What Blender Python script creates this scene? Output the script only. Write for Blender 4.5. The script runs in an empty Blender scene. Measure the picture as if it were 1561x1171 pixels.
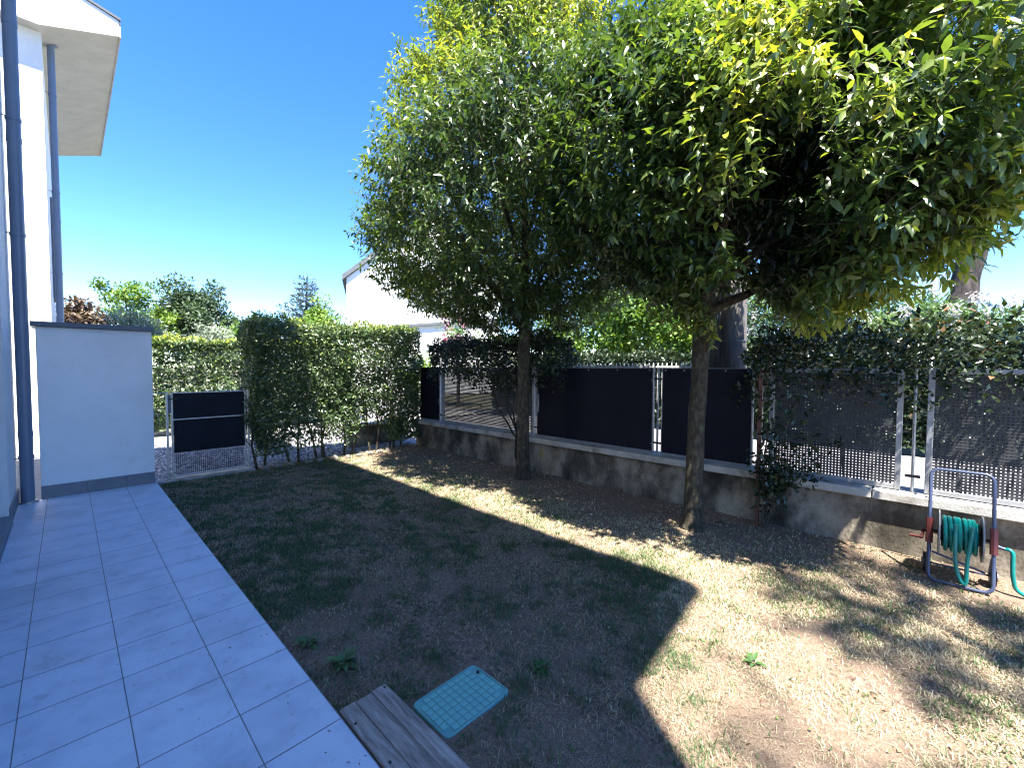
import bpy, bmesh, math, random
import numpy as np
from mathutils import Matrix, Vector

sc = bpy.context.scene
C = sc.collection
rng = np.random.default_rng(7)
random.seed(7)

# ------------------------------------------------------------------ camera
cam_d = bpy.data.cameras.new('camera')
cam = bpy.data.objects.new('camera', cam_d)
C.objects.link(cam)
cam_d.sensor_fit = 'HORIZONTAL'
cam_d.sensor_width = 36.0
cam_d.lens = 652.34 / 1561 * 36.0
cam_d.clip_start = 0.05
cam_d.clip_end = 3000
cR = Vector((0.69265709, -0.72125604, 0.00398537))
cD = Vector((-0.02460774, -0.02915357, -0.999272))
cF = Vector((0.72084715, 0.69205476, -0.03794191))
m = Matrix.Identity(4)
for i in range(3):
    m[i][0] = cR[i]; m[i][1] = -cD[i]; m[i][2] = -cF[i]
m[2][3] = 1.55
cam.matrix_world = m
sc.camera = cam
CAM = np.array([0, 0, 1.55])

# ------------------------------------------------------------------ sky, sun, exposure
LDIR = Vector((0.27, 0.38, -1.0)).normalized()          # the way sunlight travels
elev = math.asin(-LDIR.z)
azim = math.atan2(-LDIR.x, -LDIR.y)
world = bpy.data.worlds.new('World'); sc.world = world
world.use_nodes = True
nt = world.node_tree; nt.nodes.clear()
sky = nt.nodes.new('ShaderNodeTexSky'); sky.sky_type = 'NISHITA'
sky.sun_disc = False
sky.sun_elevation = elev; sky.sun_rotation = azim
sky.altitude = 100; sky.air_density = 0.78; sky.dust_density = 0.0; sky.ozone_density = 2.4
hsv = nt.nodes.new('ShaderNodeHueSaturation'); hsv.inputs['Hue'].default_value = 0.511; hsv.inputs['Saturation'].default_value = 1.3
bg = nt.nodes.new('ShaderNodeBackground'); bg.inputs[1].default_value = 0.117
out = nt.nodes.new('ShaderNodeOutputWorld')
nt.links.new(sky.outputs[0], hsv.inputs['Color'])
nt.links.new(hsv.outputs[0], bg.inputs[0]); nt.links.new(bg.outputs[0], out.inputs[0])
sun_d = bpy.data.lights.new('sun', 'SUN'); sun_d.energy = 5.0; sun_d.angle = math.radians(0.53)
sun_d.color = (1.0, 0.95, 0.86)
sun = bpy.data.objects.new('sun', sun_d); C.objects.link(sun)
sun.rotation_euler = LDIR.to_track_quat('-Z', 'Y').to_euler()
sun.location = (-6, -8, 25)
sc.view_settings.view_transform = 'Standard'
sc.view_settings.look = 'None'
sc.view_settings.gamma = 1.0
sc.view_settings.use_curve_mapping = False
sc.view_settings.exposure = 2.2
sc.cycles.use_denoising = True
sc.cycles.adaptive_threshold = 0.005
sc.cycles.filter_width = 1.15
sc.cycles.sample_clamp_indirect = 3.0
sc.cycles.max_bounces = 6
sc.cycles.transparent_max_bounces = 8

# ------------------------------------------------------------------ helpers
def tag(o, label=None, cat=None, group=None, kind=None):
    if label: o['label'] = label
    if cat: o['category'] = cat
    if group: o['group'] = group
    if kind: o['kind'] = kind
    return o

def empty(name, loc=(0, 0, 0), label=None, cat=None, group=None):
    o = bpy.data.objects.new(name, None); C.objects.link(o)
    o.location = loc; o.empty_display_size = 0.1
    return tag(o, label, cat, group)

def make_mesh(name, V, polys, mat=None, smooth=False, attrs=None):
    """polys: list of int arrays (n,k)"""
    V = np.asarray(V, dtype=np.float32).reshape(-1, 3)
    me = bpy.data.meshes.new(name)
    me.vertices.add(len(V)); me.vertices.foreach_set('co', V.ravel())
    polys = [np.asarray(p, dtype=np.int32) for p in polys if len(p)]
    idx = np.concatenate([p.ravel() for p in polys])
    tot = np.concatenate([np.full(len(p), p.shape[1], dtype=np.int32) for p in polys])
    st = np.concatenate([[0], np.cumsum(tot)[:-1]]).astype(np.int32)
    me.loops.add(len(idx)); me.loops.foreach_set('vertex_index', idx)
    me.polygons.add(len(tot)); me.polygons.foreach_set('loop_start', st)
    me.polygons.foreach_set('use_smooth', np.full(len(tot), bool(smooth)))
    for k, v in (attrs or {}).items():
        a = me.attributes.new(k, 'FLOAT', 'POINT'); a.data.foreach_set('value', np.asarray(v, dtype=np.float32))
    me.update(calc_edges=True)
    if mat: me.materials.append(mat)
    return me

def link(name, me, parent=None, loc=None):
    o = bpy.data.objects.new(name, me); C.objects.link(o)
    if loc is not None: o.location = loc
    if parent is not None:
        o.parent = parent
    return o

class MB:
    """collects shapes for one mesh object"""
    def __init__(s): s.V = []; s.P = {}; s.n = 0
    def add(s, V, polys):
        V = np.asarray(V, float).reshape(-1, 3)
        for p in polys:
            p = np.asarray(p, int)
            if p.ndim == 1: p = p[None]
            s.P.setdefault(p.shape[1], []).append(p + s.n)
        s.V.append(V); s.n += len(V)
        return s
    def box(s, x0, x1, y0, y1, z0, z1, b=0.0):
        if b > 0:
            bm = bmesh.new(); bmesh.ops.create_cube(bm, size=1)
            for v in bm.verts:
                v.co = Vector(((x0 + x1) / 2 + v.co.x * (x1 - x0), (y0 + y1) / 2 + v.co.y * (y1 - y0), (z0 + z1) / 2 + v.co.z * (z1 - z0)))
            bmesh.ops.bevel(bm, geom=bm.edges[:], offset=b, segments=1, affect='EDGES')
            bm.verts.ensure_lookup_table()
            V = [v.co[:] for v in bm.verts]
            for f in bm.faces: s.P.setdefault(len(f.verts), []).append(np.array([[v.index + s.n for v in f.verts]]))
            s.V.append(np.array(V)); s.n += len(V); bm.free(); return s
        V = [(x, y, z) for z in (z0, z1) for y in (y0, y1) for x in (x0, x1)]
        return s.add(V, [[[0, 2, 3, 1], [4, 5, 7, 6], [0, 1, 5, 4], [2, 6, 7, 3], [0, 4, 6, 2], [1, 3, 7, 5]]])
    def tube(s, pts, r, n=8, closed=False, caps=True):
        pts = np.asarray(pts, float); k = len(pts)
        r = np.broadcast_to(np.asarray(r, float), (k,))
        T = np.zeros_like(pts)
        if closed: T = np.roll(pts, -1, 0) - np.roll(pts, 1, 0)
        else:
            T[1:-1] = pts[2:] - pts[:-2]; T[0] = pts[1] - pts[0]; T[-1] = pts[-1] - pts[-2]
        T /= np.linalg.norm(T, axis=1)[:, None] + 1e-12
        ref = np.array([0, 0, 1.]) if abs(T[0][2]) < .9 else np.array([1., 0, 0])
        U = np.cross(T[0], ref); U /= np.linalg.norm(U)
        V = []
        for i in range(k):
            U = U - T[i] * (U @ T[i]); U /= np.linalg.norm(U) + 1e-12
            W = np.cross(T[i], U)
            a = np.arange(n) * 2 * math.pi / n
            V.append(pts[i] + r[i] * (np.cos(a)[:, None] * U + np.sin(a)[:, None] * W))
        V = np.concatenate(V); Q = []
        for i in range(k if closed else k - 1):
            j = (i + 1) % k
            for a in range(n):
                b = (a + 1) % n
                Q.append([i * n + a, i * n + b, j * n + b, j * n + a])
        P = [Q]
        s.add(V, P)
        if caps and not closed:
            o = s.n - len(V)
            s.P.setdefault(n, []).append(np.array([[o + a for a in range(n)][::-1]]))
            s.P.setdefault(n, []).append(np.array([[o + (k - 1) * n + a for a in range(n)]]))
        return s
    def prism(s, poly, axis, a0, a1):
        """poly: list of 2-tuples in the other two axes (cyclic order x,y,z)"""
        k = len(poly); V = []
        for a in (a0, a1):
            for p in poly:
                q = list(p); q.insert(axis, a); V.append(q)
        s.add(V, [[[i, (i + 1) % k, k + (i + 1) % k, k + i] for i in range(k)]])
        o = s.n - 2 * k
        s.P.setdefault(k, []).append(np.array([[o + i for i in range(k)][::-1]]))
        s.P.setdefault(k, []).append(np.array([[o + k + i for i in range(k)]]))
        return s
    def cyl(s, c, axis, r, h, n=20):
        d = np.zeros(3); d[axis] = h / 2; c = np.array(c, float)
        return s.tube([c - d, c + d], r, n)
    def mesh(s, name, mat, smooth=False, fix=True):
        me = make_mesh(name, np.concatenate(s.V), [np.concatenate(v) for v in s.P.values()], mat, smooth)
        if fix:
            bm = bmesh.new(); bm.from_mesh(me); bmesh.ops.recalc_face_normals(bm, faces=bm.faces[:]); bm.to_mesh(me); bm.free()
        return me
    def build(s, name, mat, parent=None, smooth=False, loc=None):
        me = s.mesh(name, mat, smooth)
        if smooth: me.set_sharp_from_angle(angle=math.radians(40))
        return link(name, me, parent, loc)

def sines(P, seed, f):
    r = np.random.default_rng(seed); t = np.zeros(len(P))
    for k in range(7):
        d = r.normal(size=3) * f; t += np.sin(P @ d + r.uniform(0, 6.28))
    return t / 7 ** .5 / .7

def unit(a): return a / (np.linalg.norm(a, axis=-1, keepdims=True) + 1e-9)

# ---- node materials
def nodes(name):
    mt = bpy.data.materials.new(name); mt.use_nodes = True
    t = mt.node_tree; t.nodes.clear()
    o = t.nodes.new('ShaderNodeOutputMaterial'); b = t.nodes.new('ShaderNodeBsdfPrincipled')
    t.links.new(b.outputs[0], o.inputs[0])
    return mt, t, b, o

def ramp(t, fac, stops):
    r = t.nodes.new('ShaderNodeValToRGB'); e = r.color_ramp.elements
    while len(e) < len(stops): e.new(0.5)
    for el, (p, c) in zip(e, stops):
        el.position = p; el.color = (*c, 1)
    t.links.new(fac, r.inputs[0]); return r

def noise(t, scale, detail=4, rough=.6, coord='Object', stretch=None, dist=0):
    tc = t.nodes.new('ShaderNodeTexCoord'); n = t.nodes.new('ShaderNodeTexNoise')
    n.inputs['Scale'].default_value = scale; n.inputs['Detail'].default_value = detail
    n.inputs['Roughness'].default_value = rough; n.inputs['Distortion'].default_value = dist
    src = tc.outputs[coord] if coord != 'World' else t.nodes.new('ShaderNodeNewGeometry').outputs['Position']
    if stretch:
        mp = t.nodes.new('ShaderNodeMapping'); mp.inputs['Scale'].default_value = stretch
        t.links.new(src, mp.inputs[0]); src = mp.outputs[0]
    t.links.new(src, n.inputs['Vector']); return n

def pmat(name, stops, scale=3, rough=.7, bump=0.0, bscale=60, metal=0.0, stretch=None, spec=.5, detail=6, obj_var=0.0, dist=0, coord='Object'):
    mt, t, b, o = nodes(name)
    n = noise(t, scale, detail, .62, coord, stretch=stretch, dist=dist)
    if not isinstance(stops[0][0], (int, float)) or len(stops[0]) == 3:
        stops = [(.3 + .4 * i / max(1, len(stops) - 1), c) for i, c in enumerate(stops)]
    r = ramp(t, n.outputs['Fac'], stops)
    col = r.outputs[0]
    if obj_var:
        oi = t.nodes.new('ShaderNodeObjectInfo'); h = t.nodes.new('ShaderNodeHueSaturation')
        mr = t.nodes.new('ShaderNodeMapRange'); mr.inputs['To Min'].default_value = 1 - obj_var; mr.inputs['To Max'].default_value = 1 + obj_var
        t.links.new(oi.outputs['Random'], mr.inputs[0]); t.links.new(mr.outputs[0], h.inputs['Value']); t.links.new(col, h.inputs['Color']); col = h.outputs[0]
    t.links.new(col, b.inputs['Base Color'])
    b.inputs['Roughness'].default_value = rough; b.inputs['Metallic'].default_value = metal
    b.inputs['Specular IOR Level'].default_value = spec
    if bump:
        n2 = noise(t, bscale, 4, .6, coord, stretch=stretch); bp = t.nodes.new('ShaderNodeBump')
        bp.inputs['Strength'].default_value = bump; bp.inputs['Distance'].default_value = .01
        t.links.new(n2.outputs['Fac'], bp.inputs['Height']); t.links.new(bp.outputs[0], b.inputs['Normal'])
    return mt

def stain(mt, scale, lo, hi, dark, coord='World', det=5):
    t = mt.node_tree; b = [n for n in t.nodes if n.type == 'BSDF_PRINCIPLED'][0]
    src = b.inputs['Base Color'].links[0].from_socket
    n = noise(t, scale, det, .65, coord); r = ramp(t, n.outputs['Fac'], [(lo, dark), (hi, (1, 1, 1))])
    mx = t.nodes.new('ShaderNodeMix'); mx.data_type = 'RGBA'; mx.blend_type = 'MULTIPLY'; mx.inputs[0].default_value = 1
    t.links.new(src, mx.inputs[6]); t.links.new(r.outputs[0], mx.inputs[7]); t.links.new(mx.outputs[2], b.inputs['Base Color'])

def leafmat(name, stops, rough=.38, trans=.25, tcol=None, spec=.5):
    """colour by the per-leaf attribute rnd; partly translucent"""
    mt, t, b, o = nodes(name)
    at = t.nodes.new('ShaderNodeAttribute'); at.attribute_name = 'rnd'
    r = ramp(t, at.outputs['Fac'], stops)
    n = noise(t, 25, 2); mx = t.nodes.new('ShaderNodeHueSaturation')
    mr = t.nodes.new('ShaderNodeMapRange'); mr.inputs['To Min'].default_value = .75; mr.inputs['To Max'].default_value = 1.25
    t.links.new(n.outputs['Fac'], mr.inputs[0]); t.links.new(mr.outputs[0], mx.inputs['Value'])
    t.links.new(r.outputs[0], mx.inputs['Color'])
    t.links.new(mx.outputs[0], b.inputs['Base Color'])
    b.inputs['Roughness'].default_value = rough; b.inputs['Specular IOR Level'].default_value = spec
    tr = t.nodes.new('ShaderNodeBsdfTranslucent')
    g = t.nodes.new('ShaderNodeMix'); g.data_type = 'RGBA'; g.blend_type = 'MULTIPLY'; g.inputs[0].default_value = 1
    t.links.new(mx.outputs[0], g.inputs[6]); g.inputs[7].default_value = (*(tcol or (1.5, 1.55, .5)), 1)
    t.links.new(g.outputs[2], tr.inputs[0])
    ms = t.nodes.new('ShaderNodeMixShader'); ms.inputs[0].default_value = trans
    t.links.new(b.outputs[0], ms.inputs[1]); t.links.new(tr.outputs[0], ms.inputs[2]); t.links.new(ms.outputs[0], o.inputs[0])
    return mt

M = {}
M['plaster'] = pmat('white_plaster', [(.74, .74, .73), (.82, .82, .81)], 2.5, .85, .25, 180)
M['pier_plaster'] = pmat('pier_plaster', [(.84, .85, .85), (.9, .9, .9)], 1.6, .85, .35, 140)
M['tile'] = pmat('blue_grey_tile', [(.30, (.47, .52, .60)), (.5, (.60, .645, .72)), (.7, (.65, .695, .77))], 4, .5, .15, 260, obj_var=.025, coord='World')
stain(M['tile'], 1.3, .30, .5, (.80, .79, .78)); stain(M['tile'], 23, .26, .36, (.62, .58, .54), det=3); stain(M['tile'], 6, .28, .40, (.80, .78, .76))
stain(M['pier_plaster'], .9, .3, .55, (.86, .87, .86)); stain(M['pier_plaster'], 7, .25, .4, (.9, .9, .88)); stain(M['plaster'], .8, .3, .5, (.9, .9, .88))
M['plinth'] = pmat('grey_tile', [(.17, .18, .2), (.22, .23, .25)], 6, .6, .1, 150, obj_var=.06)
M['grout'] = pmat('grout', [(.18, .175, .175), (.30, .29, .285)], 9, .9)
M['pipe'] = pmat('painted_pipe', [(.13, .17, .24), (.16, .2, .28)], 3, .38, .03, 30)
M['coping'] = pmat('grey_coping', [(.09, .11, .14), (.12, .14, .17)], 5, .55, .05, 60)
M['soffit'] = pmat('soffit', [(.42, .40, .38), (.52, .5, .47)], 3, .9, .2, 60)
M['rooftop'] = pmat('roof_sheet', [(.08, .09, .1), (.12, .13, .14)], 4, .6)
M['galv'] = pmat('galvanised_steel', [(.30, .31, .33), (.44, .45, .47)], 14, .45, .05, 80, metal=.75)
M['sheet'] = pmat('dark_screen_sheet', [(.005, .006, .013), (.009, .011, .02)], 2.5, .65, .03, 12, spec=.2)
M['screen'] = pmat('perforated_steel', [(.032, .034, .04), (.06, .063, .07)], 9, .5, 0, metal=.3)
M['concrete'] = pmat('stained_concrete', [(.32, (.035, .03, .022)), (.45, (.12, .105, .08)), (.55, (.29, .25, .195)), (.63, (.36, .32, .25)), (.72, (.36, .28, .13))], 2.0, .92, .6, 40, stretch=(1, 1.3, .8), dist=.15)
stain(M['concrete'], 5, .30, .55, (.55, .53, .48)); stain(M['concrete'], 30, .3, .5, (.8, .79, .76), det=3)
M['cap'] = pmat('concrete_cap', [(.30, (.20, .18, .15)), (.5, (.42, .40, .36)), (.7, (.52, .5, .45))], 5, .9, .4, 60)
M['bark'] = pmat('bark', [(.3, (.022, .018, .013)), (.5, (.06, .05, .036)), (.66, (.115, .105, .07))], 30, .95, 1.0, 75, stretch=(1, 1, .5))
stain(M['bark'], 7, .35, .6, (.6, .62, .5), coord='Object')
M['pinebark'] = pmat('pine_bark', [(.35, (.018, .014, .013)), (.55, (.06, .047, .042)), (.7, (.11, .085, .078))], 9, .95, 1.0, 22, stretch=(1, 1, .4))
M['twig'] = pmat('twig_bark', [(.05, .045, .03), (.09, .075, .05)], 20, .9)
M['wood'] = pmat('weathered_wood', [(.30, (.14, .11, .09)), (.5, (.30, .25, .21)), (.7, (.44, .38, .33))], 9, .85, .5, 30, stretch=(5, .5, 5), obj_var=.12, dist=.8)
M['black'] = pmat('black_plastic', [(.012, .012, .013), (.02, .02, .022)], 8, .5)
M['lid'] = pmat('turquoise_plastic', [(.16, .42, .38), (.22, .52, .46)], 5, .5, .05, 80)
M['lidrim'] = pmat('turquoise_rim', [(.14, .36, .33), (.18, .42, .38)], 5, .5)
M['bluesteel'] = pmat('blue_painted_steel', [(.035, .05, .10), (.05, .065, .125)], 9, .35, spec=.6)
M['hose'] = pmat('teal_hose', [(.0, .17, .155), (.005, .22, .20)], 10, .32, .05, 120)
M['red'] = pmat('red_plastic', [(.10, .022, .02), (.15, .03, .026)], 9, .45)
M['flange'] = pmat('grey_flange', [(.20, .2, .215), (.3, .3, .31)], 9, .45)
M['stake'] = pmat('rusty_stake', [(.10, .05, .04), (.17, .085, .065)], 12, .85, .3, 50, stretch=(1, 1, .3))
M['pole'] = pmat('pole_concrete', [(.3, (.05, .046, .042)), (.5, (.12, .11, .10)), (.7, (.19, .175, .16))], 5, .95, .8, 40, stretch=(1.5, 1.5, .3))
M['stone'] = pmat('garden_stone', [(.16, .14, .12), (.30, .27, .24)], 7, .9, .6, 25, obj_var=.2)
M['darkstone'] = pmat('dark_stone', [(.03, .022, .02), (.06, .045, .04)], 12, .9, .5, 40)
M['white'] = pmat('white_paint', [(.7, .7, .7), (.8, .8, .8)], 5, .5)
M['glass'] = pmat('window_glass', [(.03, .04, .05), (.04, .05, .06)], 2, .06, spec=.8)
M['asphalt'] = pmat('pale_asphalt', [(.3, (.17, .16, .165)), (.7, (.27, .26, .26))], 1.2, .95, .3, 90)
M['pebble'] = None

# ------------------------------------------------------------------ ground
def vnoise(x, y, s, seed):
    r = np.random.default_rng(seed); G = r.random((128, 128))
    u = np.asarray(x) * s + 40.3; v = np.asarray(y) * s + 37.7
    i = np.floor(u).astype(int); j = np.floor(v).astype(int); f = u - i; g = v - j
    f = f * f * (3 - 2 * f); g = g * g * (3 - 2 * g)
    a = G[i % 128, j % 128]; b = G[(i + 1) % 128, j % 128]; c = G[i % 128, (j + 1) % 128]; d = G[(i + 1) % 128, (j + 1) % 128]
    return a * (1 - f) * (1 - g) + b * f * (1 - g) + c * (1 - f) * g + d * f * g

def fbm(x, y, s, seed, o=4):
    t = 0; w = 0
    for k in range(o):
        t = t + vnoise(x, y, s * 2 ** k, seed + k) * .5 ** k; w += .5 ** k
    return t / w

def sheet(name, x0, x1, y0, y1, nx, ny, zf, mat, smooth=True):
    xs = np.linspace(x0, x1, nx); ys = np.linspace(y0, y1, ny)
    Xg, Yg = np.meshgrid(xs, ys); Z = zf(Xg, Yg)
    V = np.stack([Xg, Yg, Z], -1).reshape(-1, 3)
    i = np.arange(ny - 1)[:, None] * nx + np.arange(nx - 1)[None]
    Q = np.stack([i, i + 1, i + nx + 1, i + nx], -1).reshape(-1, 4)
    return tag(link(name, make_mesh(name, V, [Q], mat, smooth)), kind='structure')

M['field'] = pmat('field', [(.35, (.06, .07, .03)), (.65, (.16, .14, .08))], .4, .95)
sheet('ground', -700, 700, -300, 900, 2, 2, lambda x, y: x * 0 - .16, M['field'])
sheet('road', 5.22, 11.2, -12, 40, 2, 2, lambda x, y: x * 0 - .12, M['asphalt'])

def lawn_z(x, y):
    e = np.clip((x - .80) / .12, 0, 1)
    return -.075 + .02 * e + .05 * (fbm(x, y, 1.1, 3) - .5) + .022 * (fbm(x, y, 7, 11) - .5) + .018 * np.clip(x - 3.8, 0, 1)

def soil_mat():
    mt, t, b, o = nodes('lawn_soil')
    n1 = noise(t, 1.6, 5); n2 = noise(t, 42, 6, .7); n3 = noise(t, 160, 3, .7)
    r1 = ramp(t, n2.outputs['Fac'], [(.3, (.08, .052, .04)), (.5, (.22, .155, .115)), (.68, (.38, .29, .22))])
    r2 = ramp(t, n3.outputs['Fac'], [(.3, (.09, .06, .045)), (.5, (.22, .16, .115)), (.66, (.38, .31, .22))])
    mx = t.nodes.new('ShaderNodeMix'); mx.data_type = 'RGBA'
    rr = ramp(t, n1.outputs['Fac'], [(.4, (0, 0, 0)), (.6, (1, 1, 1))])
    t.links.new(rr.outputs[0], mx.inputs[0]); t.links.new(r1.outputs[0], mx.inputs[6]); t.links.new(r2.outputs[0], mx.inputs[7])
    t.links.new(mx.outputs[2], b.inputs['Base Color']); b.inputs['Roughness'].default_value = .95
    b.inputs['Specular IOR Level'].default_value = .15
    bp = t.nodes.new('ShaderNodeBump'); bp.inputs['Strength'].default_value = .8; bp.inputs['Distance'].default_value = .012
    ad = t.nodes.new('ShaderNodeMath'); t.links.new(n2.outputs['Fac'], ad.inputs[0]); t.links.new(n3.outputs['Fac'], ad.inputs[1])
    t.links.new(ad.outputs[0], bp.inputs['Height']); t.links.new(bp.outputs[0], b.inputs['Normal'])
    return mt
M['soil'] = soil_mat()
sheet('lawn_soil', .62, 5.0, -4.5, 7.62, 180, 420, lawn_z, M['soil'])

# patio: bedding slab with single tiles
patio = MB().box(-.62, .806, -4.2, 7.36, -.11, -.0025).build('patio', M['grout'])
tag(patio, kind='structure')
cols = [(-.615, -.1875), (-.1875, .1575), (.1575, .4975), (.4975, .803)]
row0 = 3.16
tile_meshes = {}
for ci, (a, b) in enumerate(cols):
    w = b - a
    tile_meshes[ci] = MB().box(.002, w - .002, .0032, .3348, -.0022, 0.0, .0008).mesh('tile', M['tile'])
for k in range(-22, 13):
    y0 = row0 + k * .338
    for ci, (a, b) in enumerate(cols):
        if y0 + .338 > 7.37:
            if y0 > 7.3: continue
            me = MB().box(.002, b - a - .002, .0032, 7.345 - y0, -.0022, 0.0, .0008).mesh('tile', M['tile'])
        else: me = tile_meshes[ci]
        o = link('tile', me, patio, (a, y0, random.uniform(-.0002, .0003)))

# gravel behind the gate, and the paved strip beyond
sheet('gravel_path', -3, 5.2, 7.62, 11.3, 2, 2, lambda x, y: x * 0 - .085, pmat('gravel_bed', [(.10, .10, .105), (.26, .26, .27)], 30, .95, .6, 60))
sheet('pavement', -3, 11.2, 11.3, 12.6, 2, 2, lambda x, y: x * 0 - .075, pmat('pale_paving', [(.36, .34, .32), (.46, .44, .41)], 3, .9))
n = 9000
px = rng.uniform(.3, 5.1, n); py = 7.66 + 3.6 * rng.random(n) ** 1.4
s = rng.uniform(.012, .026, n)
oct_ = np.array([[1, 0, 0], [-1, 0, 0], [0, 1, 0], [0, -1, 0], [0, 0, 1], [0, 0, -1]], float)
jit = oct_[None] * (1 + rng.uniform(-.35, .35, (n, 6, 1))) + rng.uniform(-.2, .2, (n, 6, 3))
a = rng.uniform(0, 6.28, n); ca, sa = np.cos(a)[:, None], np.sin(a)[:, None]
jx = jit[:, :, 0] * ca - jit[:, :, 1] * sa; jy = jit[:, :, 0] * sa + jit[:, :, 1] * ca
V = np.stack([jx * s[:, None] + px[:, None], jy * s[:, None] + py[:, None], jit[:, :, 2] * s[:, None] * .7 - .078], -1)
of = np.array([[0, 2, 4], [2, 1, 4], [1, 3, 4], [3, 0, 4], [2, 0, 5], [1, 2, 5], [3, 1, 5], [0, 3, 5]])
F = (np.arange(n)[:, None, None] * 6 + of[None]).reshape(-1, 3)
M['pebble'] = leafmat('pebbles', [(0, (.10, .10, .11)), (.5, (.3, .3, .32)), (1, (.55, .54, .53))], rough=.85, trans=0.0)
o = link('gravel', make_mesh('gravel', V, [F], M['pebble'], False, {'rnd': np.repeat(rng.random(n), 6)}))
tag(o, 'grey gravel pebbles on the path behind the gate', 'gravel', kind='stuff')

# ------------------------------------------------------------------ houses
# roof profile (x, z): soffit rises outward, roof falls outward
def roof_profile(xw, ze=8.17):
    return [(-9.5, ze - .35), (xw - .03, ze - .38), (.90, ze), (.90, ze + .30), (.30, ze + .47), (-4.6, ze + 1.9), (-9.5, ze + .5)]

house = empty('house', (-.42, 3, 0), 'white house wall beside the patio, with its grey plinth and roof overhead', 'house')
def hp(mb, name, mat, smooth=False, par=None):
    par = par or house
    o = mb.build(name, mat, par, smooth)
    o.matrix_parent_inverse = Matrix.Translation(par.matrix_world.translation if par is house else (0, 0, 0)).inverted() if par is house else Matrix()
    if par is house: o.location = (0, 0, 0); o.matrix_parent_inverse = Matrix.Translation(Vector((.42, -3, 0)))
    return o
w = MB()
w.box(-9, -.42, 6.4, 7.46, -.1, 7.95).box(-9, -.42, -1.9, 3.3, -.1, 7.95).box(-9, -.42, 3.3, 6.4, 2.45, 7.95).box(-9, -.72, 3.3, 6.4, -.1, 2.45)
hp(w, 'wall', M['plaster'])
hp(MB().box(-.42, -.10, -1.9, -1.45, -.1, 7.9), 'pilaster', M['plaster'])
for a, b in ((6.4, 6.92), (6.925, 7.46)): hp(MB().box(-.42, -.405, a + .002, b, .0, .155), 'plinth_tile', M['plinth'])
for k in range(8): hp(MB().box(-.42, -.405, -1.4 + k * .58, -1.4 + k * .58 + .575, .0, .155), 'plinth_tile', M['plinth'])
hp(MB().box(-.74, -.395, 3.3, 6.39, .001, .085, .006), 'door_sill', M['plinth'])
dr = hp(MB().box(-.70, -.64, 3.31, 3.39, .09, 2.44).box(-.70, -.64, 4.8, 4.9, .09, 2.44).box(-.70, -.64, 6.31, 6.39, .09, 2.44).box(-.70, -.64, 3.39, 6.31, 2.36, 2.44).box(-.70, -.64, 3.39, 6.31, .09, .17), 'door_frame', M['white'])
for a, b in ((3.4, 4.79), (4.91, 6.3)): hp(MB().box(-.685, -.675, a, b, .18, 2.35), 'pane', M['glass'])
hp(MB().prism([(p[1], p[0]) for p in roof_profile(-.42)][::1], 1, -2.03, 7.5) if False else MB().add([(x, y, z) for y in (-2.03, 7.5) for x, z in roof_profile(-.42)], [[[i, (i + 1) % 7, 7 + (i + 1) % 7, 7 + i] for i in range(7)], [list(range(7))], [[7 + i for i in range(7)]]]), 'roof', M['soffit'])

def downpipe(x, y, z0, z1, r, label, brackets, shoe=True, wall_dx=-.1):
    d = empty('downpipe', (x, y, z0), label, 'downpipe', 'rainwater downpipes')
    L = z1 - z0
    MB().tube([(0, 0, 0), (0, 0, L)], r, 20).build('pipe', M['pipe'], d, True)
    for z in brackets:
        b = MB().tube([(0, 0, z - .018 - z0), (0, 0, z + .018 - z0)], r + .007, 20).build('bracket', M['pipe'], d, True)
        MB().tube([(0, -r, z - z0), (wall_dx, -r - .002, z - z0)], .006, 6).build('bracket_rod', M['pipe'], b)
    for z in [z0 + .75] + [b + 1.0 for b in brackets[1:-1]]:
        MB().tube([(0, 0, z - z0), (0, 0, z + .06 - z0)], r + .004, 20).build('joint', M['pipe'], d, True)
    if shoe:
        MB().tube([(0, 0, 0.002), (0, 0, .02), (0, 0, .028)], [r + .03, r + .028, r], 24).build('floor_flange', M['galv'], d, True)
    else:
        MB().tube([(0, 0, L - .03), (0, 0, L)], [r + .005, r + .05], 20).build('ceiling_flange', M['pipe'], d, True)
    return d
downpipe(-.335, 7.27, 0, 7.9, .056, 'grey downpipe in front of the pier, foot on the patio tiles', [.52, 3.0, 4.25, 6.5])

pier = empty('pier', (.28, 7.6, 0), 'free-standing pale plaster pier with dark coping at the end of the patio', 'pier')
def child(mb, name, mat, par, off, smooth=False):
    o = mb.build(name, mat, par, smooth); o.location = (-off[0], -off[1], -off[2]); return o
po = (.28, 7.6, 0)
child(MB().box(-.235, .79, 7.352, 7.86, -.05, 2.005, .006), 'wall', M['pier_plaster'], pier, po)
child(MB().box(-.275, .815, 7.31, 7.9, 2.006, 2.062, .005), 'coping', M['coping'], pier, po)
for a, b in ((-.235, -.17), (-.166, .14), (.144, .50), (.504, .79)):
    child(MB().box(a, b, 7.338, 7.352, .001, .148, .002), 'plinth_tile', M['plinth'], pier, po)

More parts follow.
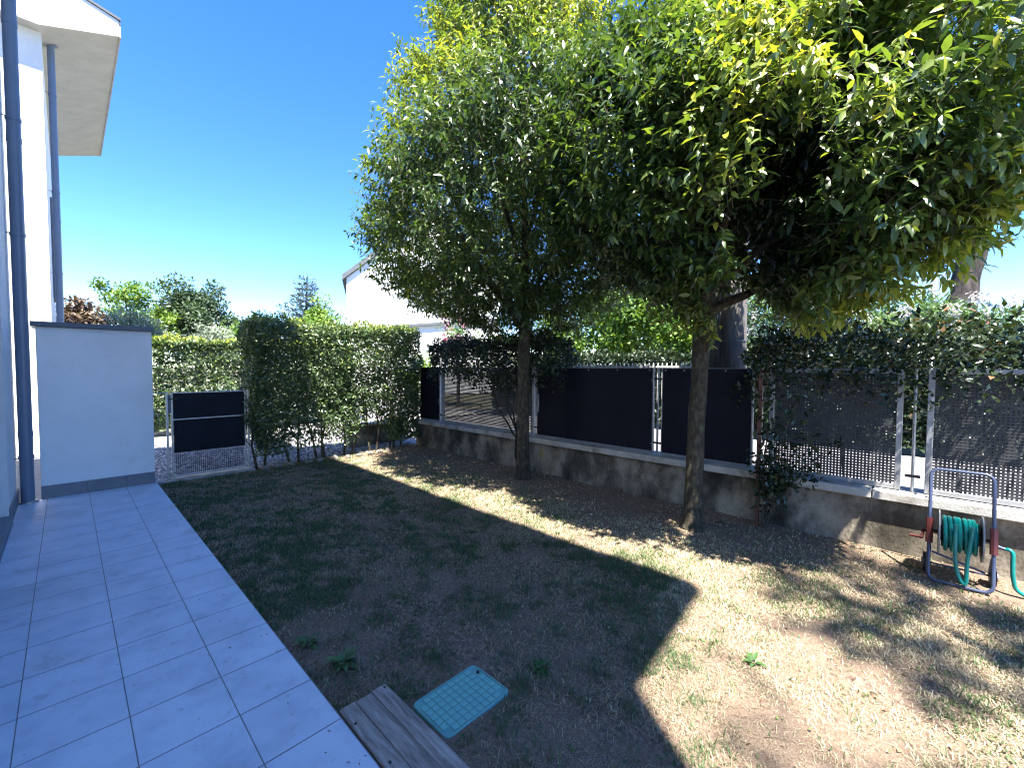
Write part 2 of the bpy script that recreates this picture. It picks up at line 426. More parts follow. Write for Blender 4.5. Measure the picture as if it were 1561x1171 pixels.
nb = empty('neighbour_house', (-3, 14, 0), 'white neighbouring house with overhanging roof behind the pier', 'house')
no = (-3, 14, 0)
child(MB().box(-9, -.17, 12.1, 18.7, -.1, 7.9), 'wall', M['plaster'], nb, no)
child(MB().add([(x, y, z) for y in (11.85, 18.9) for x, z in roof_profile(-.17)], [[[i, (i + 1) % 7, 7 + (i + 1) % 7, 7 + i] for i in range(7)]]).add(
    [(x, 18.9, z) for x, z in roof_profile(-.17)], [[list(range(7))]]), 'roof', M['soffit'], nb, no)
rp = roof_profile(-.17)
fg = MB().add([(x, y, z) for y in (11.83, 11.848) for x, z in rp], [[[i, (i + 1) % 7, 7 + (i + 1) % 7, 7 + i] for i in range(7)], [list(range(7))], [[7 + i for i in range(7)]]])
child(fg, 'gable_board', M['plaster'], nb, no)
child(MB().add([(x, y, z + dz) for y in (11.8, 18.92) for dz in (.004, .05) for x, z in ((.93, 8.47), (.29, 8.64), (-4.6, 10.07))],
    [[[0, 1, 4, 3], [1, 2, 5, 4], [6, 7, 10, 9], [7, 8, 11, 10], [0, 3, 9, 6], [3, 4, 10, 9], [4, 5, 11, 10], [0, 1, 7, 6], [1, 2, 8, 7]]]), 'roof_edge', M['rooftop'], nb, no)
child(MB().box(.902, .93, 11.84, 18.9, 8.16, 8.465), 'fascia', M['soffit'], nb, no)
child(MB().box(-.168, -.13, 15.2, 16.4, 3.2, 5.6), 'shutter', M['coping'], nb, no)
downpipe(-.055, 12.55, -.1, 7.86, .055, 'grey downpipe on the neighbouring house wall, top under its soffit', [1.2, 3.4, 5.0, 6.9], False)

h3 = empty('far_house', (12.2, 26, 0), 'white gabled house wall far beyond the hedge', 'house')
h3.rotation_euler = (0, 0, math.radians(-27))
child(MB().add([(x, y, z) for y in (26, 36) for x, z in ((12.2, -.1), (12.2, 7.1), (17.2, 11.3), (22.2, 7.1), (22.2, -.1))],
    [[[0, 1, 6, 5], [1, 2, 7, 6], [2, 3, 8, 7], [3, 4, 9, 8]], [list(range(5))], [[5 + i for i in range(5)]]]), 'wall', M['plaster'], h3, (12.2, 26, 0))
child(MB().add([(x, y, z) for y in (25.8, 36.2) for x, z in ((11.95, 6.93), (17.2, 11.34), (22.45, 6.93), (22.45, 7.25), (17.2, 11.66), (11.95, 7.25))],
    [[[0, 1, 7, 6], [1, 2, 8, 7], [2, 3, 9, 8], [3, 4, 10, 9], [4, 5, 11, 10], [5, 0, 6, 11], [0, 1, 4, 5], [1, 2, 3, 4], [6, 7, 10, 11], [7, 8, 9, 10]]]), 'roof', M['rooftop'], h3, (12.2, 26, 0))
child(MB().add([(x, y, z) for y in (24, 25.99) for x, z in ((15.0, -.1), (15.0, 3.9), (21.5, 4.6), (21.5, -.1))],
    [[[0, 1, 5, 4], [2, 3, 7, 6]], [[0, 1, 2, 3]], [[4, 5, 6, 7]]]), 'porch', M['plaster'], h3, (12.2, 26, 0))
child(MB().add([(x, y, z) for y in (23.8, 25.98) for x, z in ((14.8, 3.89), (14.8, 4.05), (21.7, 4.78), (21.7, 4.62))],
    [[[0, 1, 5, 4], [1, 2, 6, 5], [2, 3, 7, 6], [3, 0, 4, 7], [0, 1, 2, 3], [4, 5, 6, 7]]]), 'porch_roof', M['rooftop'], h3, (12.2, 26, 0))

# ------------------------------------------------------------------ boundary wall and fence
bw = empty('boundary_wall', (5, 2, 0), 'low stained concrete wall under the fence along the lawn', 'wall')
bo = (5, 2, 0)
child(MB().box(4.93, 5.18, -4, 7.45, -.2, .415, .004), 'wall', M['concrete'], bw, bo)
for k in range(8):
    y0 = -4 + k * 1.432
    child(MB().box(4.868, 5.22, y0 + .003, y0 + 1.429, .416, .492, .007), 'coping', M['cap'], bw, bo)
cross = empty('side_wall', (6, 8.0, 0), 'short grey concrete wall behind the right end of the hedge', 'wall')
child(MB().box(3.9, 5.2, 8.3, 8.5, -.1, .33, .004), 'wall', M['concrete'], cross, (6, 8.0, 0))
child(MB().box(3.88, 5.2, 8.27, 8.53, .331, .38, .004), 'coping', M['cap'], cross, (6, 8.0, 0))

XP = 5.02
def lattice(mb, x, y0, y1, z0, z1, pitch, bar, th=.004, slant=True):
    ny = int((y1 - y0) / pitch); nz = int((z1 - z0) / pitch)
    for i in range(1, ny):
        y = y0 + (y1 - y0) * i / ny; mb.box(x - th / 2, x + th / 2, y - bar / 2, y + bar / 2, z0, z1)
    for j in range(1, nz):
        z = z0 + (z1 - z0) * j / nz; mb.box(x - th / 2 - .0016, x + th / 2 + .0016, y0, y1, z - bar / 2, z + bar / 2)
    return mb
fence = empty('fence', (XP, 2, .49), 'steel fence of dark sheets and perforated panels standing on the low wall', 'fence')
fo = (XP, 2, .49)
def fence_panel(y0, y1, kind, label, z0=.50, z1=1.555):
    fr = .042
    if kind == 'sheet':
        nyq, nzq = 40, 24; yy, zz = np.meshgrid(np.linspace(y0 + .015, y1 - .015, nyq), np.linspace(z0 + .03, z1 - .008, nzq))
        xx = XP - .027 + .005 * sines(np.stack([yy.ravel(), zz.ravel() * 1.4, 0 * yy.ravel()], 1), int(y0 * 10) + 50, 4.0).reshape(yy.shape) * np.clip(6 * (z1 - zz), .15, 1)
        V = np.concatenate([np.stack([xx, yy, zz], -1).reshape(-1, 3), np.stack([xx + .002, yy, zz], -1).reshape(-1, 3)])
        i = (np.arange(nzq - 1)[:, None] * nyq + np.arange(nyq - 1)[None]).reshape(-1); Q = np.stack([i, i + nyq, i + nyq + 1, i + 1], 1)
        p = link('panel', make_mesh('panel', V, [Q, Q[:, ::-1] + nyq * nzq], M['sheet'], True), fence); p.location = (-fo[0], -fo[1], -fo[2])
        for yt in np.linspace(y0 + .05, y1 - .05, 5):
            MB().cyl((XP - .034, yt, z1 - .03), 0, .009, .006, 10).build('eyelet', M['galv'], p)
    else:
        p = child(lattice(MB(), XP, y0 + fr, y1 - fr, z0 + fr, z1 - fr, (.0245), .0152), 'panel', M['screen'], fence, fo)
        p['kind'] = 'stuff'
    p['label'] = label
    for a, b in ((y0, y0 + fr), (y1 - fr, y1)):
        MB().box(XP - .02, XP + .02, a, b, z0, z1, .003).build('frame_bar', M['galv'], p)
    for a, b in ((z0, z0 + fr), (z1 - fr, z1)):
        MB().box(XP - .019, XP + .019, y0 + fr, y1 - fr, a, b, .003).build('frame_bar', M['galv'], p)
    for zb in (z0 + .12, z1 - .15):
        MB().cyl((XP - .024, y0 + fr / 2, zb), 0, .009, .012, 8).build('bolt', M['galv'], p)
    return p
fence_panel(6.74, 7.40, 'sheet', 'narrow dark sheet panel at the hedge end')
fence_panel(4.33, 6.66, 'mesh', 'perforated panel behind the dark clipped bush')
fence_panel(2.385, 4.27, 'sheet', 'wide dark sheet panel between the two trunks')
fence_panel(1.28, 2.28, 'sheet', 'narrower dark sheet panel behind the right trunk')
fence_panel(.115, 1.13, 'mesh', 'perforated panel between stake and hose reel')
fence_panel(-1.75, -.035, 'mesh', 'perforated panel right above the hose reel')
fence_panel(-3.6, -1.83, 'mesh', 'perforated panel beyond the reel')
for y in (6.70, 4.30, 2.333, 1.205, .04):
    p = child(MB().tube([(XP, y, .493), (XP, y, 1.56)], .011, 8), 'post', M['galv'], fence, fo, True)
    for z in (.62, 1.41): MB().box(XP - .012, XP + .012, y - .05, y + .05, z, z + .022).build('clamp', M['black'], p)

# white pickets seen above the dark panels
pk = empty('picket_railing', (5.9, 2.9, -.1), 'white picket tips showing above the dark fence panels', 'railing')
child(MB().box(5.89, 5.91, 1.6, 4.5, 1.56, 1.585), 'rail', M['white'], pk, (5.9, 2.9, -.1))
child(MB().box(5.89, 5.91, 1.6, 4.5, .1, .13), 'rail', M['white'], pk, (5.9, 2.9, -.1))
pkm = MB().box(-.006, .006, -.006, .006, 0, 1.715).add([(-.006, -.006, 1.716), (.006, -.006, 1.716), (.006, .006, 1.716), (-.006, .006, 1.716), (0, 0, 1.732)], [[[0, 1, 4], [1, 2, 4], [2, 3, 4], [3, 0, 4]]]).mesh('picket', M['white'])
for k in range(42): link('picket', pkm, pk, (.017, -1.28 + k * .0672, 0))

# ------------------------------------------------------------------ gate
GY = 7.55
gate = empty('gate', (1.45, GY, -.05), 'low garden gate of dark sheet over wire mesh in steel frame', 'gate')
go = (1.45, GY, -.05)
for a, b in ((.995, 1.02), (1.885, 1.91)): child(MB().box(a, b, GY - .015, GY + .015, -.01, 1.185, .002), 'frame_bar', M['galv'], gate, go)
for z in (-.008, .325, 1.16): child(MB().box(1.02, 1.885, GY - .014, GY + .014, z, z + .025, .002), 'frame_bar', M['galv'], gate, go)
child(MB().box(1.02, 1.886, GY - .024, GY - .016, .335, .795), 'sheet', M['sheet'], gate, go)
child(MB().box(1.02, 1.886, GY - .024, GY - .016, .815, 1.172), 'sheet', M['sheet'], gate, go)
child(MB().box(1.0, 1.905, GY - .030, GY - .013, .796, .814, .002), 'middle_rail', M['galv'], gate, go)
def lat_x(mb, y, x0, x1, z0, z1, pitch, bar):
    nx = int((x1 - x0) / pitch); nz = int((z1 - z0) / pitch)
    for i in range(1, nx): x = x0 + (x1 - x0) * i / nx; mb.box(x - bar / 2, x + bar / 2, y - .002, y + .002, z0, z1)
    for j in range(1, nz): z = z0 + (z1 - z0) * j / nz; mb.box(x0, x1, y - .0035, y + .0035, z - bar / 2, z + bar / 2)
    return mb
child(lat_x(MB(), GY, 1.02, 1.885, .017, .325, .024, .006), 'mesh_screen', M['screen'], gate, go)['kind'] = 'stuff'
child(MB().box(.968, .994, GY - .03, GY + .02, .90, 1.15, .004), 'lock_box', M['coping'], gate, go)
child(MB().cyl((.981, GY - .05, 1.10), 1, .012, .05, 10).box(.978, 1.06, GY - .082, GY - .07, 1.092, 1.108), 'handle', M['black'], gate, go)
for x, z1, lb in ((.955, 1.19, 'slim steel gate post on the pier side'), (1.945, 1.2, 'slim steel gate post on the hedge side')):
    p = empty('gate_post', (x, GY, -.06), lb, 'gate post', 'gate posts')
    MB().box(-.013, .013, -.013, .013, 0, z1 + .06, .002).build('post', M['galv'], p)
    MB().box(-.03, .03, -.03, .03, 0.001, .012, .002).build('foot_plate', M['galv'], p)
o = MB().box(.80, 2.0, 7.42, 7.66, -.12, -.032, .006).build('gate_threshold', M['cap']); tag(o, 'pale concrete threshold strip under the gate', 'threshold')
o = MB().tube([(.80, 7.56, 1.18), (.95, 7.56, 1.18)], .005, 6).build('rail_rod', M['galv']); tag(o, 'short steel rod joining the pier to the gate post', 'rod')
o = MB().tube([(1.96, 7.6, .55), (3.2, 7.6, .54), (4.9, 7.6, .56)], .005, 6).build('wire', M['galv']); tag(o, 'thin wire strung through the hedge beside the gate', 'wire')

# ------------------------------------------------------------------ foliage
T8 = np.array([[0, 0], [.33, -.5], [.33, 0], [.33, .5], [.72, -.36], [.72, 0], [.72, .36], [1, 0]])
F8_3 = np.array([[0, 2, 1], [0, 3, 2], [4, 5, 7], [5, 6, 7]]); F8_4 = np.array([[1, 2, 5, 4], [2, 3, 6, 5]])
T4 = np.array([[0, 0], [.45, -.5], [.45, .5], [1, 0]]); F4 = np.array([[0, 3, 1], [0, 2, 3]])

T5 = np.array([[0, 0], [.45, -.5], [.45, 0], [.45, .5], [1, 0]]); F5 = np.array([[0, 2, 1], [0, 3, 2], [1, 2, 4], [2, 3, 4]])
def leaf_arrays(P, A, N, L, W, rnd, curl=.22, fold=.25, cheap=False):
    n = len(P); T = T4 if cheap is True else T5 if cheap == 5 else T8
    A = unit(A); S = unit(np.cross(A, N)); N = unit(np.cross(S, A))
    L = np.broadcast_to(L, (n,)); W = np.broadcast_to(W, (n,)); curl = np.broadcast_to(curl, (n,))
    u = T[:, 0][None, :, None]; v = T[:, 1][None, :, None]
    V = P[:, None] + A[:, None] * (u * L[:, None, None]) + S[:, None] * (v * W[:, None, None]) \
        + N[:, None] * ((np.abs(v) * fold * W[:, None, None]) - curl[:, None, None] * u ** 2 * L[:, None, None])
    k = len(T); b = np.arange(n)[:, None, None] * k
    polys = [(b + F4[None]).reshape(-1, 3)] if cheap is True else [(b + F5[None]).reshape(-1, 3)] if cheap == 5 else [(b + F8_3[None]).reshape(-1, 3), (b + F8_4[None]).reshape(-1, 4)]
    return V.reshape(-1, 3), polys, np.repeat(rnd, k)

def leaf_obj(name, arr, mat, parent, smooth=True):
    V, polys, r = arr
    o = link(name, make_mesh(name, V, polys, mat, smooth, {'rnd': r}), parent)
    o['kind'] = 'stuff'
    return o

LEAF_STOPS = [(0, (.016, .038, .014)), (.35, (.042, .082, .026)), (.65, (.105, .165, .042)), (.88, (.22, .285, .055)), (1, (.40, .40, .06))]
M['leaf'] = leafmat('privet_leaf', LEAF_STOPS, .33, .34, None, .8)
leaf_variants = []
for k in range(10):
    r = (k + .5) / 10
    V, polys, rr = leaf_arrays(np.zeros((1, 3)), np.array([[1., 0, 0]]), np.array([[0, 0, 1.]]), 1, .36, np.array([r * .9 + .05]), curl=.12 + .02 * k)
    leaf_variants.append(make_mesh('leaf', V, polys, M['leaf'], True, {'rnd': rr}))

def tree(name, label, base, trunk, limbs, prof, coff, sc_xy, n_twigs, leaf_len, seed, single=300, cat='tree', group=None, mat='leaf', ymat=.0, shear=0.0, lt=False, rexp=.38):
    g = np.random.default_rng(seed)
    t = empty(name, base, label, cat, group)
    base = np.array(base)
    # trunk and limbs
    tp = np.array([p[:3] for p in trunk]); tr = np.array([p[3] for p in trunk])
    ts = np.linspace(0, len(tp) - 1, 26)
    pts = np.stack([np.interp(ts, range(len(tp)), tp[:, i]) for i in range(3)], 1)
    pts[1:, :2] += g.normal(0, .0035, (25, 2))
    rad = np.interp(ts, range(len(tp)), tr) * (1 + g.normal(0, .02, 26))
    MB().tube(pts, rad, 14).build('trunk', M['bark'], t, True)
    top = pts[-1]
    for L in limbs:
        a = np.array(L[0]); b = np.array(L[1]); mid = (a + b) / 2 + np.array([0, 0, -.12]) * L[3]
        uu = np.linspace(0, 1, 9)[:, None]
        q = (1 - uu) ** 2 * a + 2 * uu * (1 - uu) * mid + uu ** 2 * b
        q[1:-1] += g.normal(0, .02, (7, 3))
        MB().tube(q, np.linspace(L[2], .012, 9), 8).build('limb', M['bark'], t, True)
    # twigs through the crown volume
    zs = np.array([p[0] for p in prof]); rs = np.array([p[1] for p in prof])
    N0 = n_twigs * 3
    z = g.uniform(zs[0], zs[-1], N0 * 3); R = np.interp(z, zs, rs)
    keep = g.random(len(z)) < (R / rs.max()) ** 1.4
    z = z[keep][:N0]; R = R[keep][:N0]; N0 = len(z)
    th = g.uniform(0, 2 * math.pi, N0)
    rho = g.random(N0) ** rexp
    lump = np.clip(sines(np.stack([np.cos(th) * 1.2, np.sin(th) * 1.2, z * .9], 1), seed, 2.1), -1.6, 1.6)
    rr = R * rho * (1 + .075 * lump)
    P = np.stack([coff[0] + np.cos(th) * rr * sc_xy[0], coff[1] + np.sin(th) * rr * sc_xy[1], z + .1 * lump], 1)
    P[:, 2] += shear * P[:, 1]
    dens = sines(P, seed + 1, 4.2)
    ok = dens > -1.0 + .7 * g.random(N0)
    P = P[ok][:n_twigs]; th = th[ok][:n_twigs]; rho = rho[ok][:n_twigs]; n = len(P)
    outw = np.stack([np.cos(th), np.sin(th), np.zeros(n)], 1)
    D = unit(outw * (.35 + .5 * rho[:, None]) + np.array([0, 0, .55]) + g.normal(0, .38, (n, 3)))
    low = np.clip((3.0 - P[:, 2]) / 1.0, 0, 1)[:, None]
    D = unit(D - low * np.array([0, 0, .7]))
    tl = g.uniform(.22, .42, n)
    pairs = 7
    side0 = unit(np.cross(D, g.normal(size=(n, 3))))
    side1 = np.cross(D, side0)
    LP, LA, LN, LL, LR = [], [], [], [], []
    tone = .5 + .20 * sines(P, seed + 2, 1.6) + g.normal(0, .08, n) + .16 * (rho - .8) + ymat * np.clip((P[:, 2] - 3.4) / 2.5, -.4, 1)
    for k in range(pairs):
        f = .1 + .9 * k / (pairs - 1)
        for sgn in ((1, -1) if k < pairs - 1 else (1, -1, 0)):
            sd = (side0 if k % 2 else side1) * sgn
            ax = unit(D * (.45 if sgn else 1.2) + sd * .85 + np.array([0, 0, -.45]) + g.normal(0, .22, (n, 3)))
            LP.append(P - D * (tl[:, None] * (.55 - f)))
            LA.append(ax); LN.append(unit(np.array([0, 0, 1.]) + outw * .45 + g.normal(0, .42, (n, 3))))
            LL.append(leaf_len * g.uniform(.5, 1.25, n) * (1.0 - .12 * (k == pairs - 1)))
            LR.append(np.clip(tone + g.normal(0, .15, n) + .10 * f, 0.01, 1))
    LP, LA, LN = map(np.concatenate, (LP, LA, LN)); LL = np.concatenate(LL); LR = np.concatenate(LR)
    # the leaves that show largest are single objects
    singles = []
    if single:
        dist = np.linalg.norm(LP + base - CAM, axis=1)
        cand = np.argsort(dist)[:single * 4]; g.shuffle(cand); pick = cand[:single]
        A = unit(LA[pick]); S = unit(np.cross(A, LN[pick])); Nn = np.cross(S, A)
        for i, j in enumerate(pick):
            me = leaf_variants[min(9, int(LR[j] * 10))]
            o = bpy.data.objects.new('leaf', me); C.objects.link(o); singles.append(o)
            l = LL[j]
            o.matrix_local = Matrix(((A[i][0] * l, -S[i][0] * l, Nn[i][0] * l, LP[j][0]), (A[i][1] * l, -S[i][1] * l, Nn[i][1] * l, LP[j][1]), (A[i][2] * l, -S[i][2] * l, Nn[i][2] * l, LP[j][2]), (0, 0, 0, 1)))
        mask = np.ones(len(LP), bool); mask[pick] = False
    else: mask = np.ones(len(LP), bool)
    curl = g.uniform(.12, .45, len(LP))
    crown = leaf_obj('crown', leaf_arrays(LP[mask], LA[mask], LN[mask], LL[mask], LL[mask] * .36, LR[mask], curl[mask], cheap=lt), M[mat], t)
    for o in singles:
        ml = o.matrix_local.copy(); o.parent = crown; o.matrix_local = ml
    # twig stems
    b0 = P - D * (tl[:, None] * .65); b1 = P + D * (tl[:, None] * .45); w = .0035
    sV = np.stack([b0 + side0 * w, b0 - side0 * w * .5 + side1 * w, b0 - side0 * w * .5 - side1 * w, b1], 1)
    sF = (np.arange(n)[:, None, None] * 4 + np.array([[0, 1, 3], [1, 2, 3], [2, 0, 3]])[None]).reshape(-1, 3)
    tw = link('twigs', make_mesh('twigs', sV, [sF], M['twig'], True), crown); tw['kind'] = 'stuff'
    return t

# left garden tree
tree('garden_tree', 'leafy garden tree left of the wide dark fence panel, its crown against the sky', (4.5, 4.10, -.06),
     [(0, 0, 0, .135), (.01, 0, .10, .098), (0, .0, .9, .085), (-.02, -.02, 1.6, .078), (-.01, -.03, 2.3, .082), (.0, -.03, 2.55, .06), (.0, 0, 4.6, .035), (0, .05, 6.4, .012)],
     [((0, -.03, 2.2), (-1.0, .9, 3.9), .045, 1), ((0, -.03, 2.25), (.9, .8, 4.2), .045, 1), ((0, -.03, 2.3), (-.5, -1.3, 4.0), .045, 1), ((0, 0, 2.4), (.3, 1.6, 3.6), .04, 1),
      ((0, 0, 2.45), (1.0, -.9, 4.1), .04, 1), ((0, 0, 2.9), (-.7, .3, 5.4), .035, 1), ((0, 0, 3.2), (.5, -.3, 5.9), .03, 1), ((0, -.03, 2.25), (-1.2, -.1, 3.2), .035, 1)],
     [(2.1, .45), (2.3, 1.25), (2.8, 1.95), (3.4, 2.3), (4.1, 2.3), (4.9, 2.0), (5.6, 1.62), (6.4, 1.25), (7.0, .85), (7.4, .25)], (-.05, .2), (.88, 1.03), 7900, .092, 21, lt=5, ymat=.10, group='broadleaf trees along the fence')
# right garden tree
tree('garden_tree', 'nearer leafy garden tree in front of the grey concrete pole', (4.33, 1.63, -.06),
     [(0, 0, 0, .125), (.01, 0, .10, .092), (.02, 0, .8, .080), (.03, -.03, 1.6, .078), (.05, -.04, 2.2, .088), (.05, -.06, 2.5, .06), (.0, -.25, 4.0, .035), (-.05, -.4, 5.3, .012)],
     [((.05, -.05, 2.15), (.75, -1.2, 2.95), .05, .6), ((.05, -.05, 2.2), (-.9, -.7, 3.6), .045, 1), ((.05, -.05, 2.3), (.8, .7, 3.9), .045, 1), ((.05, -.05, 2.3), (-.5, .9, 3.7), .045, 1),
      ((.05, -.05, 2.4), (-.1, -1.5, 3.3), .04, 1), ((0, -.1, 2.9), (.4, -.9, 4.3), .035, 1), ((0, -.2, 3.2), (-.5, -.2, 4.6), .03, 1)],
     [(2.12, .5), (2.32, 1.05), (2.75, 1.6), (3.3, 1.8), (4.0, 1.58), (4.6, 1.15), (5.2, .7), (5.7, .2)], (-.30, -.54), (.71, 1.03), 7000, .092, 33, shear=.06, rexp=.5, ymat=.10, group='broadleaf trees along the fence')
tree('garden_tree', 'tall airy tree behind the viewer whose soft shade lies before the reel', (.6, -4.9, -.06),
     [(0, 0, 0, .18), (0, 0, 4, .14), (0, .1, 9, .09), (-.1, .3, 13, .02)],
     [((0, .1, 9), (.5, .6, 11.4), .04, 1), ((0, .1, 9.2), (-.5, .2, 11.6), .04, 1), ((0, .1, 9.6), (-.1, .8, 12.2), .04, 1)],
     [(10.8, .25), (11.3, .85), (12.3, 1.0), (13.0, .6), (13.4, .15)], (-.05, .35), (1.0, .75), 170, .12, 57, single=0)
tree('poplar', 'tall narrow tree behind the viewer whose tip shades the lawn near the camera', (-1.7, -5.2, -.06),
     [(0, 0, 0, .2), (0, 0, 5, .14), (0, .05, 10, .07), (0, 0, 14.4, .02)],
     [((0, 0, 9.5), (.2, .2, 12), .04, 1), ((0, 0, 10), (-.2, -.2, 13), .04, 1)],
     [(10.6, .3), (11.5, .62), (13.2, .55), (14.9, .12)], (0.05, .05), (1, 1), 90, .12, 58, single=0)

def box_hedge(P0, P1, n, leaf, seed, mat, parent, zlow=None, round_=0.08, depth=.1, tone_top=.35, cheap=5, faces='fblrt', bump=.05):
    g = np.random.default_rng(seed)
    P0 = np.array(P0, float); P1 = np.array(P1, float); s = P1 - P0
    areas = {'f': s[0] * s[2], 'b': s[0] * s[2], 'l': s[1] * s[2], 'r': s[1] * s[2], 't': s[0] * s[1], 'u': s[0] * s[1]}
    tot = sum(areas[f] for f in faces); Ps, Ns = [], []
    nm = {'f': (0, -1, 0), 'b': (0, 1, 0), 'l': (-1, 0, 0), 'r': (1, 0, 0), 't': (0, 0, 1), 'u': (0, 0, -1)}
    for f in faces:
        k = int(n * areas[f] / tot); q = g.random((k, 3))
        ax = {'f': 1, 'b': 1, 'l': 0, 'r': 0, 't': 2, 'u': 2}[f]
        q[:, ax] = 0 if f in 'flu' else 1
        Ps.append(P0 + q * s); Ns.append(np.tile(np.array(nm[f], float), (k, 1)))
    P = np.concatenate(Ps); N = np.concatenate(Ns)
    c = (P0 + P1) / 2; hs = s / 2
    q = (P - c); inner = hs - round_
    over = np.clip(np.abs(q) - inner, 0, None); ln = np.linalg.norm(over, axis=1, keepdims=True)
    cut = np.where(ln > round_, round_ / np.maximum(ln, 1e-6), 1); P = c + np.sign(q) * (np.minimum(np.abs(q), inner) + over * cut)
    dp = np.abs(g.normal(0, depth, len(P))) - .02
    P = P - N * dp[:, None] + N * (bump * sines(P, seed, 4.5))[:, None] + N * (bump * .5 * sines(P, seed + 5, 13))[:, None]
    if zlow is not None:
        zl = zlow(P[:, 0], P[:, 1]); k = P[:, 2] > zl + .10 * g.normal(size=len(P)); P, N, dp = P[k], N[k], dp[k]
    A = unit(N * .55 + np.array([0, 0, .2]) + g.normal(0, .6, P.shape)); Nn = unit(N * 1.0 + np.array([0, 0, .8]) + g.normal(0, .45, P.shape))
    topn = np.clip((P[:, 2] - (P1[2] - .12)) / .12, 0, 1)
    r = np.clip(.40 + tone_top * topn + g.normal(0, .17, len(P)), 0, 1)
    L = leaf * g.uniform(.6, 1.25, len(P))
    return leaf_obj('foliage', leaf_arrays(P, A, Nn, L, L * .52, r, g.uniform(0, .25, len(P)), cheap=cheap), M[mat], parent)

def stems(parent, pts, mat='twig', name='stem'):
    for p, r in pts: MB().tube(p, r, 6).build(name, M[mat], parent, True)

M['hedgeleaf'] = leafmat('hedge_leaf', [(0, (.022, .042, .02)), (.4, (.065, .11, .045)), (.7, (.15, .215, .075)), (.9, (.34, .41, .08)), (1, (.5, .5, .09))], .30, .26, None, .8)
M['darkleaf'] = leafmat('dark_leaf', [(0, (.012, .022, .012)), (.6, (.03, .05, .022)), (1, (.07, .09, .04))], .35, .15)
M['ivyleaf'] = leafmat('ivy_leaf', [(0, (.012, .024, .012)), (.6, (.035, .055, .025)), (.88, (.09, .115, .05)), (.95, (.26, .12, .07)), (1, (.30, .15, .09))], .27, .18)

# front hedge, open at the foot
fh = empty('hedge', (3.5, 7.7, -.06), 'tall clipped garden hedge right of the gate, bare stems at its foot', 'hedge')
lowz = lambda x, y: .52 + .28 * (vnoise(x, y, 2.2, 5) - .5) * 2 - .18 * np.exp(-((x - 2.3) / .35) ** 2) - .42 * np.clip((x - 4.15) / .4, 0, 1)
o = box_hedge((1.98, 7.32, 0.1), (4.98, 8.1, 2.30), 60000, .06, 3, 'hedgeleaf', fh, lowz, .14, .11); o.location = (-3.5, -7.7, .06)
g = np.random.default_rng(5)
for k, x in enumerate((2.05, 2.16, 2.55, 2.68, 2.98, 3.06, 3.14, 3.5, 3.58, 4.0, 4.08, 4.4, 4.48, 4.7)):
    y = 7.58 + g.normal(0, .05)
    p = np.array([(x, y, -.08), (x + g.normal(0, .05), y, .3), (x + g.normal(0, .12), y + g.normal(0, .06), .8), (x + g.normal(0, .2), y, 1.5)])
    o = MB().tube(p, [.022, .017, .014, .006], 6).build('stem', M['bark'], fh, True); o.location = (-3.5, -7.7, .06)
    for q in range(3):
        e = p[1 + q % 2] + np.array([g.normal(0, .16), g.normal(0, .1), .25 + .2 * g.random()])
        o = MB().tube([p[1 + q % 2], (p[1 + q % 2] + e) / 2 + g.normal(0, .02, 3), e], [.009, .007, .003], 5).build('branch', M['bark'], fh, True); o.location = (-3.5, -7.7, .06)

bh = empty('hedge', (3, 13, -.1), 'sunlit back hedge with yellow-green top beyond the gate and gravel', 'hedge')
o = box_hedge((.55, 12.7, .02), (6.2, 13.6, 2.2), 42000, .09, 8, 'hedgeleaf', bh, None, .12, .10, .5, cheap=True, faces='flrt'); o.location = (-3, -13, .1)
stems(bh, [(np.array([(x - 3, .3, 0.01), (x - 3 + .05, .3, 1.4)]), [.03, .015]) for x in (1, 2, 3, 4, 5, 6)])

# dark clipped bush over the fence behind the left trunk
bs = empty('bush', (4.9, 5.2, -.05), 'dark clipped bush growing up over the perforated panel behind the left trunk', 'bush')
bso = (-4.9, -5.2, .05)
lz = lambda x, y: 1.33 + .22 * (vnoise(x, y, 2.0, 9) - .5) * 2 + .1 * np.abs(y - 5.2) - .25 * np.exp(-((y - 4.5) / .3) ** 2)
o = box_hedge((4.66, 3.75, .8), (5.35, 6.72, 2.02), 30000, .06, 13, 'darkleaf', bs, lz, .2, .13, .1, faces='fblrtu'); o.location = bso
for e in ((4.82, 4.2, 1.4), (4.85, 4.75, 1.45), (4.9, 5.3, 1.5), (4.85, 4.55, 1.5)):
    p = np.array([(4.74, 4.42, -.06), (4.72 + g.normal(0, .03), 4.42 + g.normal(0, .1), .35), ((4.76 + e[0]) / 2, (4.5 + e[1]) / 2 + .08, .9), e])
    ts = np.linspace(0, 3, 10); q = np.stack([np.interp(ts, range(4), p[:, i]) for i in range(3)], 1); q[1:-1] += g.normal(0, .012, (8, 3))
    o = MB().tube(q, np.linspace(.024, .007, 10), 6).build('stem', M['bark'], bs, True); o.location = bso

# ivy-like hedge lying over the perforated panels on the right
iv = empty('hedge', (5.3, -.8, -.1), 'dark overgrown hedge hanging over the two perforated panels on the right', 'hedge')
ivo = (-5.3, .8, .1)
lz = lambda x, y: 1.38 + .2 * (vnoise(x, y, 2.6, 19) - .5) * 2 - .10 * np.exp(-((y - .05) / .25) ** 2)
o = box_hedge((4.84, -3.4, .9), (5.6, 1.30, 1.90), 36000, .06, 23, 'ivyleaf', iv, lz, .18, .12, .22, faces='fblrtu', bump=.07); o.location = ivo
for y in (-3.0, -2.1, -1.2, -.3, .5, 1.1):
    o = MB().tube([(5.38, y, -.1), (5.36, y + .06, .7), (5.34, y - .03, 1.6)], [.012, .01, .006], 6).build('stem', M['bark'], iv, True); o.location = ivo
